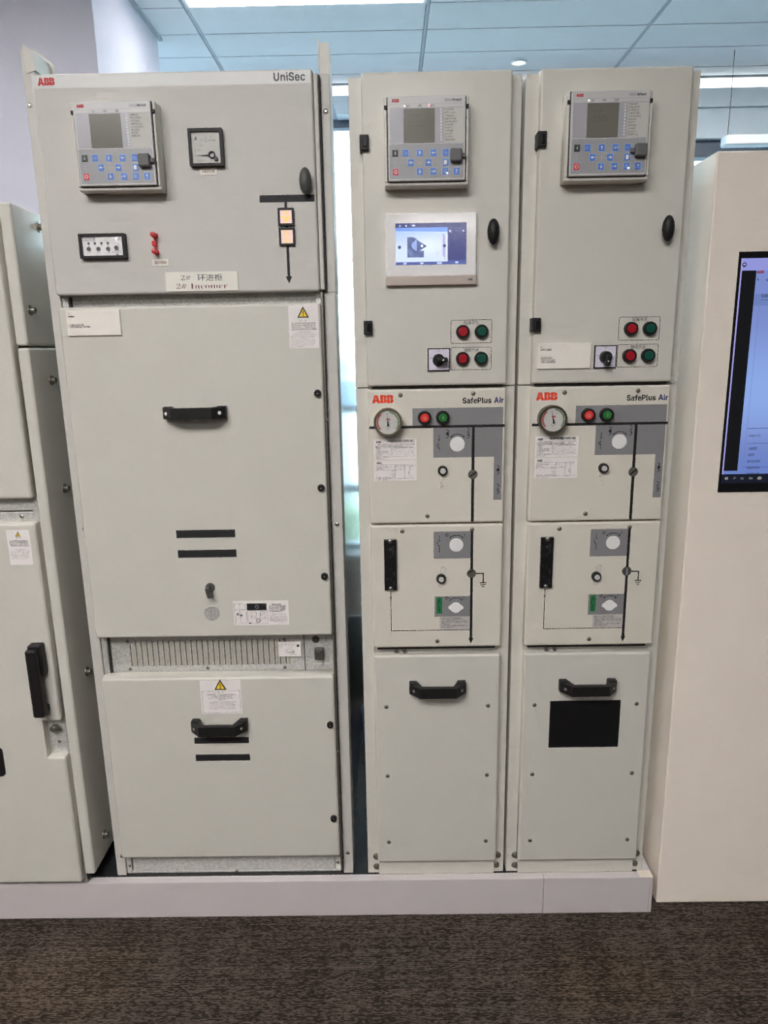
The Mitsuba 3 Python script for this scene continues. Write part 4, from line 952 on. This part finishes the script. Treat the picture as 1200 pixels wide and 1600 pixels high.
# touch panel on the first narrow cabinet
def hmi_image(p, n, uv):
    u = (uv.x - 0.0205) / (0.1713 - 0.0205); v = (1.7342 - uv.y) / (1.7342 - 1.6503)
    A = lambda *c: mi.Color3f(*lin(*c))
    inside = lambda a, b, c, d: (u > a) & (u < b) & (v > c) & (v < d)
    c = mikit.mix(A(168, 192, 240), A(206, 220, 242), mikit.smoothstep(0.1, 0.75, v + 0.25 * u))
    c = mikit.mix(c, A(226, 236, 246), mikit.smoothstep(0.30, 0.05, dr.sqrt(dr.square(u - 0.45) + dr.square(v - 0.55))) * 0.6)
    c = dr.select(v < 0.19 + 0.05 * (u - 0.2), A(112, 150, 226), c)
    # dark device in the middle of the picture
    q = (u > 0.165) & (u < 0.40) & (v > 0.33) & (v < 0.82) & (v > 0.27 + 0.0 * u) & ((v - 0.33) > 1.05 * (u - 0.25)) & ~((v > 0.62) & (u > 0.30) & (v < 0.62 + 1.6 * (0.44 - u)))
    q2 = (u > 0.165) & (u < 0.44 - 0.9 * dr.abs(v - 0.55)) & (v > 0.33) & (v < 0.70)
    q3 = (u > 0.165) & (u < 0.40) & (v > 0.66) & (v < 0.82)
    dark = q2 | q3 | (q & (u < 0.3))
    tone = mikit.mix(A(58, 66, 100), A(120, 135, 185), mikit.fbm(u * 14, v * 9, 2, 2))
    c = dr.select(dark, tone, c)
    c = dr.select((u > 0.225) & (u < 0.30) & (v > 0.40) & (v < 0.66) & (dr.abs(v - 0.53) < (u - 0.2) * 1.6), A(150, 170, 222), c)
    c = dr.select(dr.square((u - 0.372) * 1.8) + dr.square(v - 0.545) < 0.0012, A(240, 245, 252), c)
    # hub at the right of the picture
    rim = (u > 0.62) & (u < 0.735) & (v > 0.28) & (v < 0.92) & (u > 0.63 + 0.35 * dr.square(v - 0.2) * 0.4)
    c = dr.select(rim & (u > 0.66), mikit.mix(A(120, 130, 190), A(226, 232, 248), mikit.smoothstep(0.66, 0.735, u)), c)
    c = dr.select((u > 0.655) & (u < 0.675) & (v > 0.3) & (v < 0.8), A(205, 195, 236), c)
    for a, b in ((0.055, 0.57), (0.69, 0.55)):
        c = dr.select(dr.square((u - a) * 1.8) + dr.square(v - b) < 0.0016, A(66, 82, 130), c)
    c = dr.select(dr.square((u - 0.59) * 1.8) + dr.square(v - 0.74) < 0.0016, A(200, 214, 244), c)
    c = dr.select(u > 0.735, A(72, 76, 124), c)
    c = dr.select((v > 0.93) | ((v > 0.90) & (u > 0.735)), A(88, 98, 158), c)
    c = dr.select(v < 0.105, A(56, 62, 112), c)
    for a, b, w_ in ((0.065, 0.06, .010), (0.15, 0.06, .012), (0.255, 0.055, .022), (0.77, 0.20, .015), (0.955, 0.20, .010), (0.13, 0.965, .022), (0.37, 0.965, .022), (0.62, 0.965, .035), (0.865, 0.955, .022)):
        c = dr.select((dr.abs(u - a) < w_) & (dr.abs(v - b) < 0.022), A(196, 206, 238), c)
    return c


k = put('touch_panel', cat(slab(-.0010, .1928, 1.590, YD, 1.6085, 1.7548, .002)), 'hmi_white', cabA, smooth=30, label='white touch panel with a lit screen')
put('lower_strip', slab(-.0012, .1930, 1.5885, YD - .001, 1.6083, 1.6278, .0015), 'hmi_strip', k, smooth=30)
put('lettering', sheet(logo(.1745, .1850, 1.6165, 1.6205), 1.5882), 'dark_grey', k)
sm = sheet(rect(.0205, .1713, 1.6503, 1.7342), 1.5897)
put('screen', sm, 'black_gloss', k, uv=np.asarray(sm.vertices)[:, [0, 2]], emitter={'type': 'area', 'radiance': mikit.proc(hmi_image)}, label='lit screen showing a camera picture')

# ------------------------------------------------------------------ small cards stuck on the doors
def card(label, x0, x1, z0, z1, title, lines, tw, lw, y=YD):
    k = thing('info_card', label, 'card', 'white information cards on the cabinet doors')
    put('board', slab(x0, x1, y - .005, y - .0002, z0, z1, .0008), 'card', k)
    w, h = x1 - x0, z1 - z0
    g = [txt(title, x0 + w * .045, z1 - h * .27, h * .075, 'inter700', px=40, w=tw), rect(x0 + w * .045, x0 + w * .085, z1 - h * .135, z1 - h * .12)]
    for i, (s, ww) in enumerate(zip(lines, lw)): g.append(txt(s, x0 + w * .065, z1 - h * (.60 + .077 * i), h * .062, 'cjk', px=26, w=ww))
    put('lettering', sheet(unary_union(g), y - .0053), 'ink', k)


card('white card titled UniSec on the top left of the wide cabinet door', -.7038, -.5855, 1.5155, 1.5692, 'UniSec', ['空气绝缘金属封闭开关设备', '模块化中压开关柜解决方案，二次配电理想选择'], .0135, [.030, .044])
card('white card titled Safe Digital on the narrow cabinet next to the kiosk', .3315, .4487, 1.4266, 1.4810, 'Safe Digital', ['智能环网柜  环保气体', '全面数字化监测  安全可靠', '紧凑设计  满足智能配网需求'], .0250, [.0255, .0320, .0320])

# ------------------------------------------------------------------ cabinet at the far left
lc = thing('switchgear_cabinet', 'grey switchgear cabinet cut off by the left edge, with black lever handle', 'switchgear cabinet')
put('enclosure', bx(-1.45, -.838, 1.615, 2.55, ZP, 1.780), 'galv', lc)
put('side_panel', slab(-.8170, -.7900, 1.585, 2.50, 1.4965, 1.789, .006), 'paint', lc, smooth=30, label='upper side cover with rounded front edge')
put('side_panel', slab(-.8120, -.7860, 1.578, 2.50, .1500, 1.4915, .006), 'paint', lc, smooth=30, label='long lower side cover with rounded front edge')
put('top_cover', slab(-1.45, -.790, 1.585, 2.50, 1.782, 1.790, .003), 'paint', lc)
put('edge_channel', slab(-.8330, -.8180, 1.594, 1.62, ZP + .004, 1.78, .002), 'galv', lc, smooth=30)
put('edge_slot', bx(-.8185, -.8115, 1.600, 1.63, ZP + .01, 1.78), 'black_matte', lc)
for y, z in ((1.705, 1.780 - .02), (1.6155, 1.5725), (1.6655, 1.4185), (1.667, 1.1613), (1.668, .6821), (1.654, .2138)):
    m = socket_mesh()
    m.apply_transform(rotation_matrix(math.pi / 2, [0, 0, 1])); m.apply_translation([-.790 if z > 1.49 else -.786, y, z])
    put('bolt', m, 'zinc', lc, smooth=35)
put('upper_door', door(-1.44, -.8180, 1.570, 1.598, 1.1555, 1.770, .007), 'paint', lc, smooth=30)
put('cross_rail', slab(-1.44, -.8200, 1.596, 1.62, 1.1235, 1.165, .002), 'galv', lc)
put('cross_rail', slab(-1.44, -.8250, 1.598, 1.62, 1.085, 1.1195, .002), 'galv', lc)
bolt(lc, -.8608, 1.598, 1.1085, P_PAN)
prof = Polygon([(-1.44, .1330), (-.8180, .1330), (-.8180, .5070), (-.8650, .5000), (-.8640, .5900), (-.8180, .5960), (-.8180, 1.0985), (-1.44, 1.0985)])
c1 = door(-1.44, -.8190, 1.570, 1.598, .1330, .5000, .012); c2 = door(-1.44, -.8190, 1.570, 1.598, .5960, 1.0985, .006)
put('lower_door', cat(door(-1.44, -.8190, 1.570, 1.598, .1330, .4980, .006), door(-1.44, -.8190, 1.570, 1.598, .5960, 1.0985, .006), prism(rect(-1.434, -.8640, .480, .612), 1.5700, 1.598)), 'paint', lc, smooth=30)
put('notch_plate', slab(-.8640, -.8200, 1.592, 1.605, .488, .608, .001), 'galv', lc)
k = put('lock_cam', lathe([(0, .016), (.006, .016), (.009, .012), (.0095, 0), (0, 0)], -.8440, 1.592, .5690, 20), 'zinc', lc, smooth=30)
put('cam', slab(-.855, -.828, 1.580, 1.586, .5640, .5735, .002), 'dark_grey', k)
bolt(lc, -.8400, 1.592, .5290, P_SMALL); bolt(lc, -.8440, 1.592, .5930, P_SMALL)
attention(lc, -.8875, -.8345, .9995, 1.0835, small=True, y=1.570)
hv_ = [(-.8600, 1.570), (-.8600, 1.553), (-.8300, 1.553), (-.8300, 1.570)]
lev = cat(slab(-.8640, -.8330, 1.545, 1.571, .7720, .8060, .004), slab(-.8650, -.8380, 1.532, 1.556, .6250, .7990, .006), slab(-.8600, -.8400, 1.545, 1.571, .6260, .6450, .003), slab(-.8520, -.8320, 1.548, 1.571, .7280, .7800, .004))
put('lever_handle', lev, 'black', lc, smooth=35, label='black lever handle')
put('keyhole_plate', prism(rect(-1.02, -.9735, .4470, .5290, .012), 1.5685, 1.571), 'black', lc)

# ------------------------------------------------------------------ touch screen kiosk
kk = thing('kiosk', 'tall white kiosk on the carpet with a large lit touch screen, at the right edge', 'kiosk')
body = slab(.7045, 1.775, 1.627, 2.10, 0.0, 1.8725, .004)
put('body', body, 'white_paint', kk, smooth=30)
bz = put('screen', prism(rect(.7700, 1.7100, 1.1345, 1.6690), 1.6255, 1.632), 'black_gloss', kk, label='black framed computer screen')


def kiosk_image(p, n, uv):
    u = uv.x - 0.7755; v = 1.6555 - uv.y
    A = lambda *c: mi.Color3f(*lin(*c))
    c = mikit.mix(A(112, 128, 186), A(128, 156, 212), mikit.smoothstep(0.10, 0.28, v) * mikit.smoothstep(0.44, 0.3, v))
    c = mikit.mix(c, A(96, 118, 180), mikit.smoothstep(0.36, 0.48, v))
    c = dr.select(v < 0.026, A(134, 138, 200), c)
    c = dr.select((v > 0.075) & (v < 0.10) & (u > 0.036), A(98, 118, 172), c)
    c = dr.select((u > 0.0035) & (u < 0.035) & (v > 0.026) & (v < 0.470), A(10, 11, 14), c)
    c = dr.select((u < 0.0035), A(150, 146, 206), c)
    c = dr.select((u > 0.048) & (dr.abs(v - 0.372) < 0.0008), A(76, 92, 150), c)
    c = dr.select((u > 0.048) & (u < 0.0486) & (v > 0.10) & (v < 0.465), A(86, 100, 160), c)
    c = dr.select((u > 0.048) & (dr.abs(v - 0.462) < 0.0006), A(76, 92, 150), c)
    c = dr.select(v > 0.478, A(14, 20, 34), c)
    return c


sm = sheet(rect(.7755, 1.7040, 1.1560, 1.6555), 1.6252)
put('display', sm, 'black_gloss', bz, uv=np.asarray(sm.vertices)[:, [0, 2]], emitter={'type': 'area', 'radiance': mikit.proc(kiosk_image)}, label='lit page with a black side bar')
yk = 1.6248
put('logo', sheet(logo(.8115, .8270, 1.6235, 1.6290), yk), 'ink_red', bz)
g = [ring(.7830, 1.6420, .0030, .0048, 20), rect(.7800, .7860, 1.6390, 1.6400), ring(.8150, 1.6115, .0012, .0020, 16), line([(.8165, 1.6100), (.8180, 1.6080)], .0009), txt('设备状态监测', .8330, 1.6075, .0050, 'cjk', px=40), txt('设备概况', .8262, 1.5735, .0062, 'cjk', px=40), rect(.8255, .96, 1.5672, 1.5678),
     txt('UniGear ZS1', .8290, 1.2645, .0052, px=40, w=.0270), rect(.8270, .96, 1.2485, 1.2492)]
for i, (s, w_) in enumerate((('设备类型', .0190), ('序列号', .0140), ('累计运行时间', .0290), ('持续运行时间', .0290), ('下次维护日期', .0290))): g.append(txt(s, .8320, 1.2345 - .0150 * i, .0058, 'cjk', px=40, w=w_))
put('lettering', sheet(unary_union(g), yk), 'ink', bz)
wi = []
for a in (0, 1):
    for b in (0, 1): wi.append(rect(.7835 + a * .0036, .7867 + a * .0036, 1.1645 + b * .0034, 1.1675 + b * .0034))
put('taskbar_icon', sheet(unary_union(wi), yk), 'off_white', bz)
put('taskbar_icon', sheet(unary_union([ring(.8060, 1.1690, .0018, .0026, 16), line([(.8045, 1.1672), (.8025, 1.1650)], .0009)]), yk), 'off_white', bz)
put('taskbar_icon', sheet(unary_union([rect(.8200, .8265, 1.1682, 1.1690), rect(.8200, .8265, 1.1650, 1.1658), rect(.8200, .8207, 1.1650, 1.1690), rect(.8258, .8265, 1.1650, 1.1690)]), yk), 'off_white', bz)
put('taskbar_icon', sheet(rect(.8390, .8480, 1.1645, 1.1697), yk), 'field', bz)
put('taskbar_icon', sheet(unary_union([rect(.8590, .8690, 1.1640, 1.1700), rect(.8620, .8660, 1.1700, 1.1715)]), yk), 'off_white', bz)

# ------------------------------------------------------------------ cables low in the gap
k = thing('cable_bundle', 'thin blue cables hanging low in the gap between the wide and the narrow cabinet', 'cables')
for i in range(3):
    put('cable', tube([(-.1145, 2.36 - .01 * i, .205 - .012 * i), (-.105, 2.26, .172 - .012 * i), (-.095, 2.14, .148 - .012 * i), (-.083, 1.99, .138 - .010 * i)], .0028), 'bluecable', k, smooth=True)
